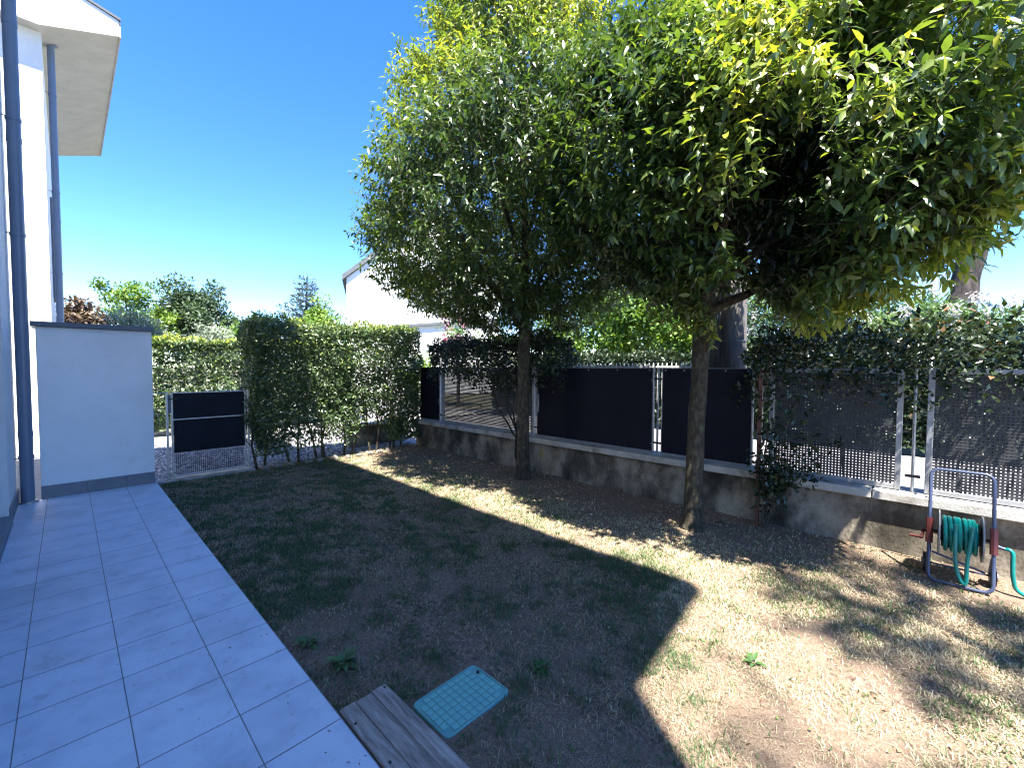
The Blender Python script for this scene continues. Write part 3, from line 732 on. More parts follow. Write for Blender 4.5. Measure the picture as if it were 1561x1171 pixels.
# stray shoots of the overgrown hedge
gp = np.random.default_rng(4)
sp, sn = [], []
for k in range(60):
    y = gp.uniform(-2.2, 1.2); b = np.array([5.0 + gp.normal(0, .15), y, 1.85]); d = unit(np.array([gp.normal(0, .5), gp.normal(0, .5), 1.0]))
    for q in range(7): sp.append(b + d * (.03 + .03 * q) + gp.normal(0, .012, 3)); sn.append(d)
sp = np.array(sp); sn = np.array(sn)
o = leaf_obj('shoots', leaf_arrays(sp, unit(sn + gp.normal(0, .8, sp.shape)), unit(gp.normal(0, .6, sp.shape) + [0, 0, 1]), .06 * gp.uniform(.6, 1.2, len(sp)), .03, gp.random(len(sp))), M['ivyleaf'], iv); o.location = ivo

# small climbing shrub with its stake
ck = MB().box(-.017, .017, -.017, .017, 0, 1.62, .003).build('stake', M['stake']); ck.location = (4.80, 1.17, -.08); ck.rotation_euler = (0, .012, .02)
tag(ck, 'rusty brown stake standing against the wall beside the small shrub', 'stake')
cs = empty('climbing_shrub', (4.78, 1.05, -.06), 'small dark leafy shrub sprawling over the wall beside the rusty stake', 'shrub')
sp, sd = [], []
for e in ((.05, .1, .95), (-.06, -.25, .85), (-.03, -.45, .78), (-.08, .12, .6), (.02, -.12, 1.15), (-.05, -.05, .5), (-.10, -.3, .55), (.0, .15, 1.3)):
    e = np.array(e) + [0, -.10, .2]; p = np.array([(0, .05, 0), (e[0] * .4 - .02, .05 + e[1] * .2, e[2] * .5), e]); uu = np.linspace(0, 2, 9)
    q = np.stack([np.interp(uu, range(3), p[:, i]) for i in range(3)], 1); q[1:] += gp.normal(0, .012, (8, 3))
    MB().tube(q, np.linspace(.011, .003, 9), 5).build('stem', M['twig'], cs, True)
    for k in range(90):
        f = gp.uniform(.42, 1.0); i = min(7, int(f * 8)); b = q[i] + (q[i + 1] - q[i]) * gp.random()
        sp.append(b + gp.normal(0, .055, 3)); sd.append(unit(gp.normal(0, .8, 3) + np.array([-.2, 0, -.2])))
sp = np.array(sp); sd = np.array(sd)
leaf_obj('foliage', leaf_arrays(sp, sd, unit(gp.normal(0, .5, sp.shape) + [0, 0, 1]), .065 * gp.uniform(.6, 1.2, len(sp)), .032, gp.random(len(sp)) * .8), M['ivyleaf'], cs)

# ---- trees and shrubs in the distance
def far_tree(name, label, base, c, r, n, leaf, seed, mat, cat='tree', clumps=40, trunk_r=.12, group='trees beyond the garden', spread=.28, flower=None, aspect=.55, up=.0):
    g = np.random.default_rng(seed)
    t = empty(name, base, label, cat, group)
    base = np.array(base); c = np.array(c) - base; r = np.array(r)
    d = unit(g.normal(size=(clumps, 3))); cc = c + d * r * (g.random((clumps, 1)) ** .4) * .85
    w = g.uniform(.5, 1.3, clumps); k = g.choice(clumps, n, p=w / w.sum())
    off = unit(g.normal(0, 1, (n, 3))) * (1.75 * g.random((n, 1)) ** .5) * r.mean() * spread * g.uniform(.6, 1.1, clumps)[k][:, None] * np.array([1, 1, .75])
    P = cc[k] + off
    P[:, 2] = np.maximum(P[:, 2], .05)
    A = unit(g.normal(0, .8, (n, 3)) + unit(off) * .5 + np.array([0, 0, up])); N = unit(g.normal(0, .6, (n, 3)) + unit(P - c) * .5 + np.array([0, 0, .6]))
    rn = np.clip(.5 + (g.random(clumps)[k] - .5) * .5 + g.normal(0, .15, n), 0, 1)
    L = leaf * g.uniform(.6, 1.3, n)
    cr = leaf_obj('crown', leaf_arrays(P, A, N, L, L * aspect, rn, .1, cheap=True), M[mat], t)
    zt = c[2]
    MB().tube([(0, 0, 0), (.05, 0, zt * .5), (c[0] * .6, c[1] * .6, zt)], [trunk_r, trunk_r * .75, trunk_r * .3], 8).build('trunk', M['bark'], t, True)
    for q in range(5):
        e = cc[q]; MB().tube([(0.02, 0, zt * .45), (e + np.array([0, 0, zt * .5])) / 2, e], [trunk_r * .5, trunk_r * .3, .02], 6).build('limb', M['bark'], t, True)
    if flower:
        fm, nf, fl = flower; kk = g.integers(0, clumps, 26)
        fc = cc[kk] + unit(g.normal(size=(26, 3)) + np.array([-.8, -.8, 1.0])) * r.mean() * spread * 1.5
        q = g.integers(0, 26, nf); FP = fc[q] + g.normal(0, fl * 1.2, (nf, 3))
        leaf_obj('blossom', leaf_arrays(FP, unit(g.normal(size=(nf, 3))), unit(g.normal(size=(nf, 3)) + [0, 0, 1]), fl * g.uniform(.6, 1.2, nf), fl * .8, g.random(nf), .1, cheap=True), M[fm], t)
    return t

M['bright'] = leafmat('bright_leaf', [(0, (.05, .11, .02)), (.5, (.12, .22, .035)), (1, (.26, .36, .06))], .5, .35, (1.6, 1.5, .6))
M['deep'] = leafmat('deep_leaf', [(0, (.03, .055, .03)), (.5, (.06, .10, .05)), (1, (.11, .16, .07))], .5, .2)
M['silver'] = leafmat('silver_leaf', [(0, (.12, .16, .11)), (.5, (.22, .27, .19)), (1, (.34, .39, .29))], .6, .2, (1.2, 1.2, .9))
M['copper'] = leafmat('copper_leaf', [(0, (.06, .035, .03)), (.5, (.13, .08, .06)), (1, (.20, .15, .09))], .5, .2)
M['bluegreen'] = leafmat('needle', [(0, (.06, .09, .10)), (.5, (.12, .16, .17)), (1, (.2, .25, .25))], .6, .1)
M['oleander'] = leafmat('oleander_leaf', [(0, (.05, .11, .045)), (.5, (.12, .21, .08)), (1, (.24, .34, .14))], .45, .25, (1.4, 1.4, .7))
M['petal'] = leafmat('white_petal', [(0, (.62, .56, .56)), (1, (.82, .78, .78))], .6, .3, (1, 1, 1))
M['pink'] = leafmat('pink_petal', [(0, (.55, .12, .25)), (1, (.75, .3, .42))], .6, .3, (1, 1, 1))

far_tree('round_tree', 'large round dark green tree on the skyline left of centre', (5.6, 32, -.16), (5.55, 32, 4.6), (2.3, 2.0, 2.4), 14000, .22, 1, 'deep', clumps=60, trunk_r=.25, spread=.27)
far_tree('airy_tree', 'tall loose light green tree left of the round dark tree', (2.3, 30, -.16), (2.5, 30, 4.8), (2.0, 1.8, 1.6), 2400, .19, 2, 'bright', clumps=24, trunk_r=.12, spread=.2)
far_tree('airy_tree', 'smaller loose green tree touching the round dark tree on its left', (3.6, 30.5, -.16), (3.6, 30.5, 3.9), (1.0, 1.0, 1.3), 1600, .19, 12, 'bright', clumps=16, trunk_r=.14, spread=.26)
far_tree('copper_tree', 'small copper-leaved tree beside the neighbouring house downpipe', (.4, 22, -.16), (.42, 22, 3.2), (.75, .8, .9), 2400, .17, 3, 'copper', clumps=16, trunk_r=.1)
far_tree('olive_tree', 'silvery olive tree above the pier between copper and round trees', (1.5, 20.5, -.16), (1.5, 20.5, 2.7), (1.35, 1.0, 1.0), 4200, .16, 4, 'silver', clumps=26, trunk_r=.12, aspect=.3)
far_tree('olive_tree', 'low silvery shrub tree just above the sunlit back hedge', (3.6, 18, -.16), (3.6, 18, 2.2), (1.35, .9, .8), 4600, .15, 5, 'silver', clumps=28, trunk_r=.1, aspect=.28)
far_tree('yellow_green_shrub', 'small yellow-green treetop just left of the garden hedge top', (7.6, 29, -.16), (7.6, 29, 3.2), (1.5, 1.0, 1.3), 2400, .22, 6, 'bright', clumps=20, trunk_r=.1)
far_tree('light_green_tree', 'bright green tree between the conifer and the white far house', (10.6, 25, -.16), (10.5, 25, 4.1), (1.15, 1.0, 1.9), 4200, .2, 7, 'bright', clumps=28, trunk_r=.12)
far_tree('light_green_tree', 'bright green foliage low behind the garden hedge by the far house', (9.4, 24, -.16), (9.4, 24, 3.0), (1.3, 1.0, 1.3), 3000, .2, 17, 'bright', clumps=24, trunk_r=.1)
far_tree('green_shrub', 'light green shrub in the gap between garden hedge and dark bush', (8.5, 13.0, -.16), (8.5, 13.0, 1.3), (.7, .7, .9), 1800, .12, 27, 'bright', 'shrub', clumps=16, trunk_r=.06)

cf = empty('conifer', (13.1, 35, -.16), 'blue-grey conifer on the skyline left of the white far house', 'tree', 'trees beyond the garden')
g = np.random.default_rng(44)
MB().tube([(0, 0, 0), (0, 0, 4.5), (.15, 0, 9.1)], [.25, .15, .02], 8).build('trunk', M['bark'], cf, True)
n = 9000; zz = 2.5 + 6.4 * (1 - g.random(n) ** .55); lay = np.floor(zz / .42); th = (g.integers(0, 7, n) * .9 + lay * 2.4) + g.normal(0, .13, n)
rr = (.25 + (9.2 - zz) / 6.7 * 3.3) * (.75 + .35 * np.sin(lay * 5.1 + th * 2)) ; u = g.random(n) ** .6
P = np.stack([np.cos(th) * rr * u, np.sin(th) * rr * u, lay * .42 + .1 + .18 * u * rr + g.normal(0, .07, n)], 1)
od = np.stack([np.cos(th), np.sin(th), .3 + 0 * th], 1)
leaf_obj('crown', leaf_arrays(P, unit(od + g.normal(0, .5, (n, 3))), unit(g.normal(0, .5, (n, 3)) + [0, 0, 1]), .26 * g.uniform(.6, 1.2, n), .09, g.random(n), .1, cheap=True), M['bluegreen'], cf)

# across the road
rh = empty('hedge', (11.7, 4, -.12), 'dark hedge on the far side of the road seen through the perforated panels', 'hedge')
o = box_hedge((11.3, -8, .0), (12.2, 12, 1.9), 52000, .15, 31, 'darkleaf', rh, None, .15, .12, .3, cheap=True, faces='flt'); o.location = (-11.7, -4, .12)
o = MB().box(11.5, 12.05, -7.9, 11.9, 0, 1.65, .1).build('dark_core', M['twig'], rh); o.location = (-11.7, -4, .12)  # solid dark box added inside to block bright gaps between the leaves
stems(rh, [(np.array([(0, y, 0), (0, y, 1.3)]), [.04, .02]) for y in (-8, -5, -2, 1, 4, 7)])
gs = 'flowering shrubs across the road'
for k, (y, h, lb) in enumerate(((3.4, 4.1, 'white-flowering oleander directly right of the grey pole'), (2.2, 3.95, 'white-flowering oleander second to the right of the grey pole'), (1.1, 3.7, 'white-flowering oleander in the middle of the row above the right hedge'),
                 (.2, 3.5, 'white-flowering oleander left of the leaning pine trunk'), (-.7, 3.3, 'white-flowering oleander in front of the leaning pine trunk'), (-2.2, 2.6, 'low oleander right of the leaning pine trunk'))):
    far_tree('oleander', lb, (13.0, y, -.16), (13.0, y, h - 1.35), (.9, .9, 1.25), 4200, .17, 60 + k, 'oleander', 'shrub', 26, .05, gs, .3, ('petal', 800, .075), .22, .5)
far_tree('green_tree', 'bright green tree above the fence between the two trunks', (15.5, 8.2, -.16), (15.5, 8.2, 3.6), (2.1, 2.3, 2.3), 11000, .17, 71, 'bright', clumps=60, trunk_r=.14, spread=.24)
far_tree('green_tree', 'bright green tree just left of the right garden tree trunk', (14.5, 5.9, -.16), (14.5, 5.9, 3.2), (1.4, 1.5, 2.1), 8000, .16, 72, 'bright', clumps=45, trunk_r=.12, spread=.25)
far_tree('green_tree', 'bright green tree just right of the left garden tree trunk', (14.2, 10.6, -.16), (14.2, 10.6, 2.7), (1.4, 1.7, 1.7), 6000, .16, 76, 'bright', clumps=40, trunk_r=.12, spread=.25)
far_tree('green_tree', 'deep green tree behind the bright green trees over the fence', (19, 9.5, -.16), (19, 9.5, 4.5), (2.5, 3.5, 3.0), 8000, .24, 73, 'deep', clumps=50, trunk_r=.16, spread=.25)
far_tree('flowering_tree', 'pink-flowering tree over the dark bush left of the left trunk', (11.8, 14.6, -.16), (11.8, 14.6, 2.5), (1.0, 1.1, 1.2), 2200, .14, 74, 'oleander', clumps=22, trunk_r=.08, flower=('pink', 900, .08))
far_tree('flowering_shrub', 'pale-flowering shrub over the dark bush behind the left trunk', (10.6, 10.9, -.16), (10.6, 10.9, 2.0), (1.0, 1.7, .95), 3000, .13, 75, 'oleander', 'shrub', 26, .06, gs, .28, ('petal', 1900, .09), .3)

pn = empty('pine', (14.3, -.55, -.16), 'leaning rough pine trunk against the sky at the right', 'tree', 'trees beyond the garden')
pz = np.array([(0, 0, 0), (0, .0, 1.2), (.02, -.01, 2.7), (.05, -.08, 3.6), (.1, -.26, 4.8), (.15, -.32, 6.5), (.1, -.2, 10.2)])
ts = np.linspace(0, 6, 30); q = np.stack([np.interp(ts, range(7), pz[:, i]) for i in range(3)], 1); q += np.random.default_rng(3).normal(0, .015, q.shape)
MB().tube(q, np.interp(ts, range(7), [.34, .30, .28, .24, .225, .2, .08]) * (1 + np.random.default_rng(8).normal(0, .05, 30)), 14).build('trunk', M['pinebark'], pn, True)
n = 9000; g = np.random.default_rng(9); cc = np.stack([g.normal(0, 1.8, 30), g.normal(0, 1.8, 30), 10.4 + g.random(30) * 1.4], 1); k = g.integers(0, 30, n)
P = cc[k] + g.normal(0, 1, (n, 3)) * [.6, .6, .25]
leaf_obj('crown', leaf_arrays(P, unit(g.normal(size=(n, 3)) + [0, 0, .5]), unit(g.normal(size=(n, 3))), .22, .05, g.random(n), .05, cheap=True), M['deep'], pn)
for e in cc[:7]: MB().tube([(.1, -.2, 9.4), (e + np.array([.1, -.2, 9.6])) / 2, e], [.07, .05, .02], 6).build('limb', M['pinebark'], pn, True)

# concrete pole
cp = empty('concrete_pole', (5.72, 1.74, -.12), 'thick grey concrete pole rising behind the right garden tree', 'pole')
MB().tube([(0, 0, 0), (0, 0, 3), (0, 0, 8.6)], [.185, .178, .15], 24).build('shaft', M['pole'], cp, True)
MB().box(-.19, -.10, .06, .21, 0, 7.5, .01).build('cable_cover', M['pole'], cp)
for z in (2.0, 2.55, 3.4): MB().tube([(0, 0, z), (0, 0, z + .014)], .186, 24).build('steel_band', M['coping'], cp, True)

# ------------------------------------------------------------------ lawn: grass and litter
def in_free(x, y):
    k = np.ones(len(x), bool)
    k &= ~((x > 1.06) & (x < 1.50) & (y > 1.40) & (y < 1.72))     # lid
    k &= ~((x < 1.06) & (y > .4) & (y < 1.87))                     # board
    k &= ~((x > 4.9))
    return k
n = 440000
x = rng.uniform(.808, 4.9, n); y = rng.uniform(-1.6, 7.5, n)
x[:9000] = .806 + np.abs(rng.normal(0, .02, 9000)); y[:9000] = rng.uniform(-.5, 7.3, 9000)
d = np.hypot(x, y)
k = rng.random(n) < np.clip(3.6 / d, .35, 1) ** 1.2
x, y, d = x[k], y[k], d[k]
cover = fbm(x, y, 1.3, 101, 4); fine = fbm(x, y, 5.5, 131, 3)
shadezone = np.clip((x - 3.5) / 1.0, 0, 1)                          # worn bare under the trees
k = in_free(x, y) & (rng.random(len(x)) < np.clip((cover * .55 + fine * .45 - .34) * 5.5, .14, 1) * (1 - .82 * shadezone))
x, y, d, cover, fine = x[k], y[k], d[k], cover[k], fine[k]; n = len(x)
dry = np.clip((x + .6 * (fbm(x, y, 1.5, 301, 3) - .5) - np.where(y < 1.3, 1.5 + .55 * np.clip(y, 0, 1.3), 2.9)) / .7, 0, 1)   # follows the house's cast shadow: less straw inside, shade partly painted in
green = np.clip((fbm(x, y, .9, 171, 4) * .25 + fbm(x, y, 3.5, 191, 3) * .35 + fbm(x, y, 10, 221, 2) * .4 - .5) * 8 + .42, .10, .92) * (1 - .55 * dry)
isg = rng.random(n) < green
h = np.where(isg, rng.uniform(.018, .056, n), rng.uniform(.015, .045, n)) * (.7 + .6 * fbm(x, y, 6, 411, 2))
az = rng.uniform(0, 6.28, n); lean = np.where(isg, rng.uniform(.3, 1.2, n), rng.uniform(.6, 1.5, n))
bd = np.stack([np.cos(az) * np.sin(lean), np.sin(az) * np.sin(lean), np.cos(lean)], 1)
sd = np.stack([-np.sin(az), np.cos(az), 0 * az], 1) * (rng.uniform(.0011, .0024, n) * np.clip(d / 2.6, .9, 1.9))[:, None]
b = np.stack([x, y, lawn_z(x, y) - .003], 1)
mid = b + bd * (h * .55)[:, None] + np.array([0, 0, .004]); tip = b + bd * h[:, None] - np.array([0, 0, 1.]) * (h * .12)[:, None]
V = np.stack([b - sd, b + sd, mid - sd * .8, mid + sd * .8, tip], 1)
i5 = np.arange(n)[:, None] * 5
tone = np.where(isg, .0 + .3 * rng.random(n) ** 1.3 + .2 * dry * rng.random(n), .52 + .32 * rng.random(n) ** 1.3 + (.06 + .18 * rng.random(n)) * dry)  # blades paler in the sunlit zone, sunlight partly painted into their tone
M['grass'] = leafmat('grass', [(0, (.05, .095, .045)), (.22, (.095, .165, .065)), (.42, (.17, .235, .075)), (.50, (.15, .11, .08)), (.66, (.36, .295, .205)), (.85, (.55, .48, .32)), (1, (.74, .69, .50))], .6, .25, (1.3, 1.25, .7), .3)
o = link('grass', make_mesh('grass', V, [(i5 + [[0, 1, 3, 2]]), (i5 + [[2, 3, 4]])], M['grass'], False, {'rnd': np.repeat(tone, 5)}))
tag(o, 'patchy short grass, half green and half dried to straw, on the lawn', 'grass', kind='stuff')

# low broad-leaved ground cover and dead leaves
n = 26000
x = rng.uniform(.83, 4.85, n); y = rng.uniform(-1.4, 7.4, n)
gc = fbm(x, y, 1.0, 171, 4) * .5 + fbm(x, y, 3.5, 191, 3) * .5
k = in_free(x, y) & (rng.random(n) < np.clip((gc - .47) * 6, .02, 1) * np.clip(1.5 - .45 * np.clip(x - 1.2, 0, 4), .03, 1)); x, y = x[k], y[k]; n = len(x)
az = rng.uniform(0, 6.28, n)
P = np.stack([x, y, lawn_z(x, y) + rng.uniform(.002, .018, n)], 1)
o = leaf_obj('ground_cover', leaf_arrays(P, np.stack([np.cos(az), np.sin(az), rng.uniform(.1, .7, n)], 1), unit(rng.normal(0, .3, (n, 3)) + [0, 0, 1]), rng.uniform(.012, .028, n), rng.uniform(.008, .016, n), .02 + .36 * rng.random(n), .2, cheap=True), M['grass'], None)
tag(o, 'small broad-leaved weeds creeping through the shaded lawn', 'weeds', kind='stuff')
M['litter'] = leafmat('dead_leaf', [(0, (.10, .05, .035)), (.5, (.26, .17, .10)), (.85, (.42, .34, .22)), (1, (.72, .68, .58))], .7, .2, (1, .9, .6))
n = 5200
x = rng.uniform(.85, 4.88, n); y = rng.uniform(-1.4, 7.4, n); k = in_free(x, y) & (rng.random(n) < .2 + .8 * np.clip((x - 3.2) / 1.3, 0, 1)); x, y = x[k], y[k]; n = len(x)
az = rng.uniform(0, 6.28, n); P = np.stack([x, y, lawn_z(x, y) + .008], 1); L = rng.uniform(.012, .05, n)
o = leaf_obj('leaf_litter', leaf_arrays(P, np.stack([np.cos(az), np.sin(az), rng.normal(0, .2, n)], 1), unit(rng.normal(0, .35, (n, 3)) + [0, 0, 1]), L, L * .4, rng.random(n) ** 1.3, .2, cheap=True), M['litter'], None)
x = np.concatenate([rng.uniform(.55, .80, 40), rng.uniform(-.35, .8, 30)]); y = rng.uniform(1.2, 7.2, 70); az = rng.uniform(0, 6.28, 70); L2 = rng.uniform(.006, .022, 70)
o2 = leaf_obj('patio_litter', leaf_arrays(np.stack([x, y, 0 * x + .004], 1), np.stack([np.cos(az), np.sin(az), 0 * az], 1), unit(rng.normal(0, .2, (70, 3)) + [0, 0, 1]), L2, L2 * .4, rng.random(70) * .8, .1, cheap=True), M['litter'], None)
tag(o2, 'tiny dry bits scattered on the patio tiles', 'leaf litter', kind='stuff')
tag(o, 'dead leaves and dry bits scattered over lawn and bare soil', 'leaf litter', kind='stuff')

# weeds by the patio edge
M['weed'] = leafmat('weed_leaf', [(0, (.035, .085, .03)), (.6, (.07, .15, .045)), (1, (.14, .22, .08))], .45, .25)
for (x, y, nl, L, lb) in ((.93, 2.52, 16, .075, 'leafy weed tuft at the patio edge, the farther of two'), (1.0, 2.22, 20, .09, 'broad-leaved weed rosette by the patio edge near the wooden board'),
                          (1.72, 1.42, 22, .06, 'low weed tuft on the lawn beside the turquoise lid'), (2.55, .62, 10, .06, 'small green weed in the sunlit lawn at the bottom')):
    w = empty('weed', (x, y, float(lawn_z(np.array(x), np.array(y)))), lb, 'weed', 'weeds in the lawn')
    a = np.arange(nl) * 2.4 + random.random(); el = rng.uniform(.25, 1.0, nl)
    for q in range(nl):
        A = np.array([[math.cos(a[q]) * math.cos(el[q]), math.sin(a[q]) * math.cos(el[q]), math.sin(el[q])]])
        V, pl, r = leaf_arrays(np.array([[0, 0, .004]]) + A * .012, A, np.array([[-A[0][0], -A[0][1], 1.2]]), L * random.uniform(.5, 1.0), L * .42, np.array([random.random()]), .5)
        link('leaf', make_mesh('leaf', V, pl, M['weed'], True, {'rnd': r}), w)

# ------------------------------------------------------------------ garden things
# turquoise chamber lid
lid = empty('chamber_lid', (1.283, 1.558, -.055), 'turquoise plastic chamber lid set in the lawn beside the wooden board', 'lid')
lid.rotation_euler = (0, 0, .0)
def rrect(hx, hy, r, n=5):
    return [(sx * (hx - r) + r * math.cos(a), sy * (hy - r) + r * math.sin(a)) for sx, sy, a0 in ((1, 1, 0), (-1, 1, 90), (-1, -1, 180), (1, -1, 270)) for a in [math.radians(a0 + 90 * q / n) for q in range(n + 1)]]
lp = rrect(.195, .138, .03)
mb = MB(); k = len(lp)
mb.add([(x_, y_, -.03) for x_, y_ in lp] + [(x_, y_, .012) for x_, y_ in lp] + [(x_ * .985, y_ * .98, .016) for x_, y_ in lp] + [(x_ * .955, y_ * .94, .016) for x_, y_ in lp] + [(x_ * .95, y_ * .935, .010) for x_, y_ in lp],
       [[[r_ * k + i, r_ * k + (i + 1) % k, (r_ + 1) * k + (i + 1) % k, (r_ + 1) * k + i] for r_ in range(4) for i in range(k)], [[4 * k + i for i in range(k)]]])
mb.build('plate', M['lidrim'], lid)
pm = MB().box(-.0162, .0162, -.0162, .0162, 0, .0055, .002).mesh('pad', M['lid'])
for i in range(10):
    for j in range(7):
        if (i in (0, 9)) and (j in (0, 6)): continue
        if (i, j) == (9, 5): continue
        link('pad', pm, lid, (-.162 + i * .036, -.108 + j * .036, .0102))
MB().cyl((.168, .075, .013), 2, .008, .008, 12).build('keyhole', M['black'], lid)

# wooden board
bd_ = empty('wooden_board', (.93, 1.3, -.02), 'weathered wooden board of planks lying against the patio edge', 'board')
for i, (a, b) in enumerate(((-.115, -.043), (-.041, .037), (.039, .115))):
    me = MB().box(a, b, -.95, .552 + (.004, -.003, .002)[i], -.018, .022 + .001 * i, .003).build('plank', M['wood'], bd_)
for x_, y_ in ((-.098, .43), (.097, .53), (-.09, .16), (.097, -.1)):
    MB().cyl((x_, y_, .0245), 2, .0055, .004, 10).build('screw', M['black'], bd_)

# stones
def stone(name, loc, s, label, group, mat, seed):
    bm = bmesh.new(); bmesh.ops.create_icosphere(bm, subdivisions=2, radius=1); g = np.random.default_rng(seed)
    co = np.array([v.co[:] for v in bm.verts]); f = 1 + .16 * sines(co, seed, 1.8) + .05 * sines(co, seed + 3, 5)
    for v, q in zip(bm.verts, f): v.co = Vector((v.co.x * q * s[0], v.co.y * q * s[1], v.co.z * q * s[2]))
    me = bpy.data.meshes.new(name); bm.to_mesh(me); bm.free(); me.materials.append(M[mat])
    for p in me.polygons: p.use_smooth = True
    o = link(name, me, None, loc); o.rotation_euler = (0, 0, g.uniform(0, 6)); return tag(o, label, 'stone', group)
for q, x_ in enumerate((2.12, 2.3, 2.5, 2.78, 2.95, 3.2, 3.42, 3.62, 3.85, 4.05, 4.25, 4.45)):
    stone('stone', (x_, 7.34 + .05 * math.sin(q * 7), -.035), (.07 + .02 * math.sin(q * 3), .05, .042 + .012 * math.cos(q * 5)), 'rough grey stone at the hedge foot, ' + ('nearest the gate', 'second from the gate', 'third from the gate', 'fourth from the gate', 'fifth from the gate', 'sixth from the gate', 'sixth from the fence', 'fifth from the fence', 'fourth from the fence', 'third from the fence', 'second from the fence', 'nearest the fence')[q], 'stones along the hedge foot', 'stone', q)
for q, (x_, y_, lb) in enumerate(((3.93, .86, 'leftmost of three small dark clods on the sunlit lawn'), (3.90, .80, 'middle of three small dark clods on the sunlit lawn'), (3.84, .76, 'rightmost of three small dark clods on the sunlit lawn'))):
    stone('dark_clod', (x_, y_, float(lawn_z(np.array(x_), np.array(y_))) + .012), (.026, .019, .016), lb, 'dark clods on the lawn', 'darkstone', 40 + q)

# hose reel
RX, RY, RZ = 4.46, -.235, -.04
reel = empty('hose_reel', (RX, RY, RZ), 'blue tubular hose reel cart with teal hose leaning by the wall', 'hose reel')
LEAN = math.tan(math.radians(15))
def tl(p):
    p = np.array(p, float).reshape(-1, 3).copy(); p[:, 0] += p[:, 2] * LEAN; return p
def arc(cy, cz, r, a0, a1, n=6): return [(0, cy + r * math.cos(math.radians(a)), cz + r * math.sin(math.radians(a))) for a in np.linspace(a0, a1, n)]
hw, H_, r = .165, .815, .05
loop = arc(hw - r, r + .012, r, -90, 0) + arc(hw - r, H_ - r, r, 0, 90) + arc(-hw + r, H_ - r, r, 90, 180) + arc(-hw + r, r + .012, r, 180, 270)
lp_ = []
for i in range(len(loop)):
    a, b = np.array(loop[i]), np.array(loop[(i + 1) % len(loop)]); lp_.append(a)
    if np.linalg.norm(b - a) > .1: lp_ += [a + (b - a) * f for f in (.25, .5, .75)]
MB().tube(tl(lp_), .0115, 10, closed=True).build('frame', M['bluesteel'], reel, True)
AX = np.array([.06, 0, .345])                                # drum axle (before lean)
def disc(yc, rad, th, mat, name):
    c = tl([(AX[0], yc, AX[2])])[0]; d = MB()
    d.tube([c + [0, -th / 2, 0], c + [0, -th / 2 + .001, 0], c + [0, th / 2 - .001, 0], c + [0, th / 2, 0]], [rad - .008, rad, rad, rad - .008], 36)
    return d.build(name, mat, reel, True)
for s_ in (-1, 1): disc(s_ * .112, .165, .010, M['flange'], 'drum_flange')
c = tl([AX])[0]
MB().tube([c + [0, -.105, 0], c + [0, .105, 0]], .055, 20).build('drum', M['black'], reel, True)
MB().tube([c + [0, -.19, 0], c + [0, .18, 0]], .012, 10).build('axle', M['black'], reel, True)
# wound hose: two helical layers
for lay, rad in ((0, .098), (1, .121)):
    turns = 8 if lay == 0 else 7; t_ = np.linspace(0, turns * 2 * math.pi, turns * 26)
    yy = np.linspace(-.094, .094, len(t_)) * (1 if lay == 0 else -.93)
    q = np.stack([c[0] + rad * np.cos(t_), c[1] + yy + .004 * np.sin(t_ * .37), c[2] + rad * np.sin(t_)], 1)
    MB().tube(q, .0122, 8).build('hose_coil', M['hose'], reel, True)
# slack loop in front
u = np.linspace(0, 1, 40)
loopy = np.stack([c[0] - .135 - .03 * np.sin(u * math.pi), c[1] + .03 - .09 * u + .01 * np.sin(u * 9), c[2] + .11 - .44 * np.sin(np.clip(u, 0, 1) * math.pi) ** .7 * (1 - .12 * u)], 1)
loopy[:, 2] = np.maximum(loopy[:, 2], .035)
MB().tube(loopy, .0122, 8).build('hose_loop', M['hose'], reel, True)
# red-brown clamps on the uprights, crank on the left
for s_ in (-1, 1):
    p = tl([(0, s_ * hw, .27), (0, s_ * hw, .45)])
    mb = MB(); mb.tube(p, .021, 8); cl = mb.build('clamp', M['red'], reel, True)
    q = tl([(0, s_ * hw, .345), (AX[0], s_ * (hw - .01), .345)]); MB().tube(q, .014, 8).build('bearing_arm', M['red'], cl, True)
cr = tl([(0, hw + .004, .36)])[0]
crank = MB().tube([cr + [.05, .0, -.02], cr + [.03, .03, -.02], cr + [-.01, .035, -.065]], .011, 8).build('crank', M['red'], reel, True)
MB().tube([cr + [-.01, .03, -.065], cr + [-.012, .105, -.062]], [.012, .010], 10).build('crank_grip', M['red'], crank, True)
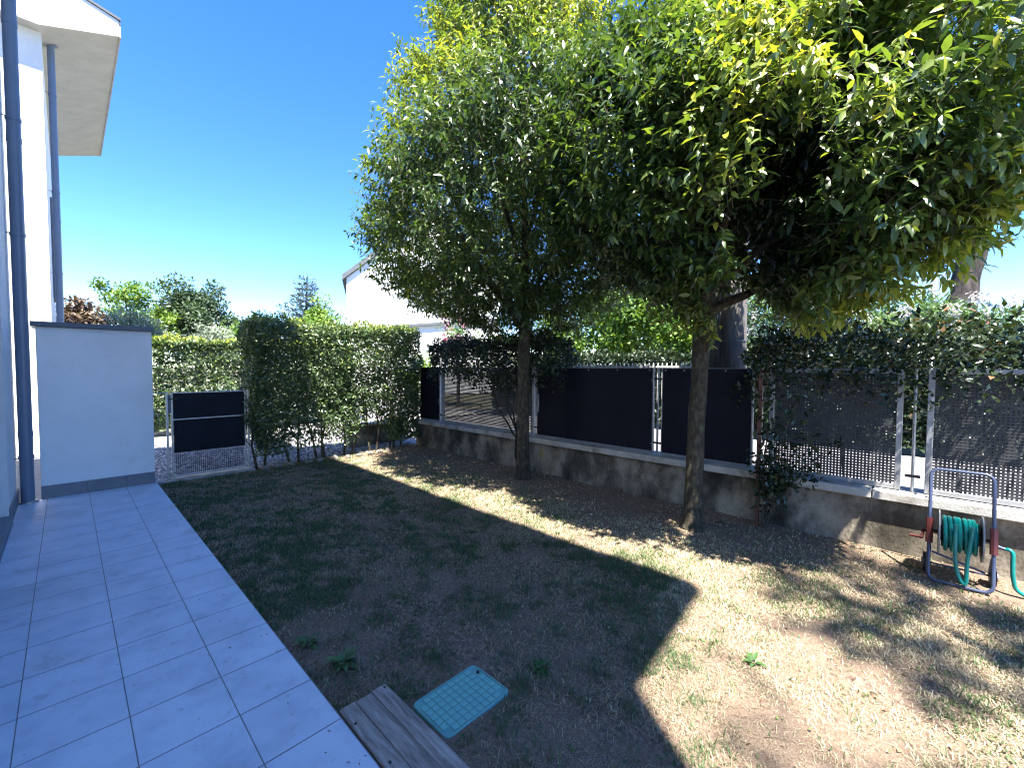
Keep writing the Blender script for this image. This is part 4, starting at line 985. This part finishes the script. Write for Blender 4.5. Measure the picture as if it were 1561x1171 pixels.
# back legs, wheels
for s_ in (-1, 1):
    a = tl([(0, s_ * (hw - .006), .24)])[0]
    MB().tube([a, [.21, s_ * (hw - .006), .075]], .009, 8).build('leg', M['bluesteel'], reel, True)
    w_ = MB().tube([[.21, s_ * (hw + .012) - .018, .072], [.21, s_ * (hw + .012) - .014, .072], [.21, s_ * (hw + .012) + .014, .072], [.21, s_ * (hw + .012) + .018, .072]], [.066, .074, .074, .066], 24).build('wheel', M['black'], reel, True)
    MB().cyl((.21, s_ * (hw + .034), .072), 1, .03, .008, 16).build('hub', M['flange'], w_, True)
MB().tube([[.21, -hw, .072], [.21, hw, .072]], .007, 8).build('wheel_axle', M['bluesteel'], reel, True)
a = tl([(0, hw - .02, .21)])[0]; b = np.array([.19, -hw + .03, .09])
MB().tube([a, b], .008, 8).build('brace', M['bluesteel'], reel, True)
# outlet and leading hose
o0 = tl([(AX[0] - .02, -hw + .005, .325)])[0]
MB().tube([o0, o0 + [-.01, -.035, -.004], o0 + [-.012, -.038, -.004], o0 + [-.014, -.062, -.008]], [.016, .016, .0125, .0125], 12).build('connector', M['bluesteel'], reel, True)
e = o0 + np.array([-.014, -.062, -.008])
kp = np.array([e, e + [-.004, -.018, .002], e + [-.01, -.034, -.02], e + [-.012, -.036, -.10], e + [-.01, -.042, -.20], e + [-.0, -.065, -.275], e + [.01, -.15, -.315], e + [.02, -.26, -.325], e + [.0, -.5, -.327], e + [-.1, -.9, -.327]])
ts = np.linspace(0, len(kp) - 1, 60)
def cat(P, t):
    i = np.clip(np.floor(t).astype(int), 0, len(P) - 2); f = (t - i)[:, None]
    p0 = P[np.maximum(i - 1, 0)]; p1 = P[i]; p2 = P[i + 1]; p3 = P[np.minimum(i + 2, len(P) - 1)]
    return .5 * (2 * p1 + (p2 - p0) * f + (2 * p0 - 5 * p1 + 4 * p2 - p3) * f ** 2 + (3 * p1 - p0 - 3 * p2 + p3) * f ** 3)
hq = cat(kp, ts); hq[:, 2] = np.maximum(hq[:, 2], -.0)
MB().tube(hq, .0125, 10).build('hose', M['hose'], reel, True)
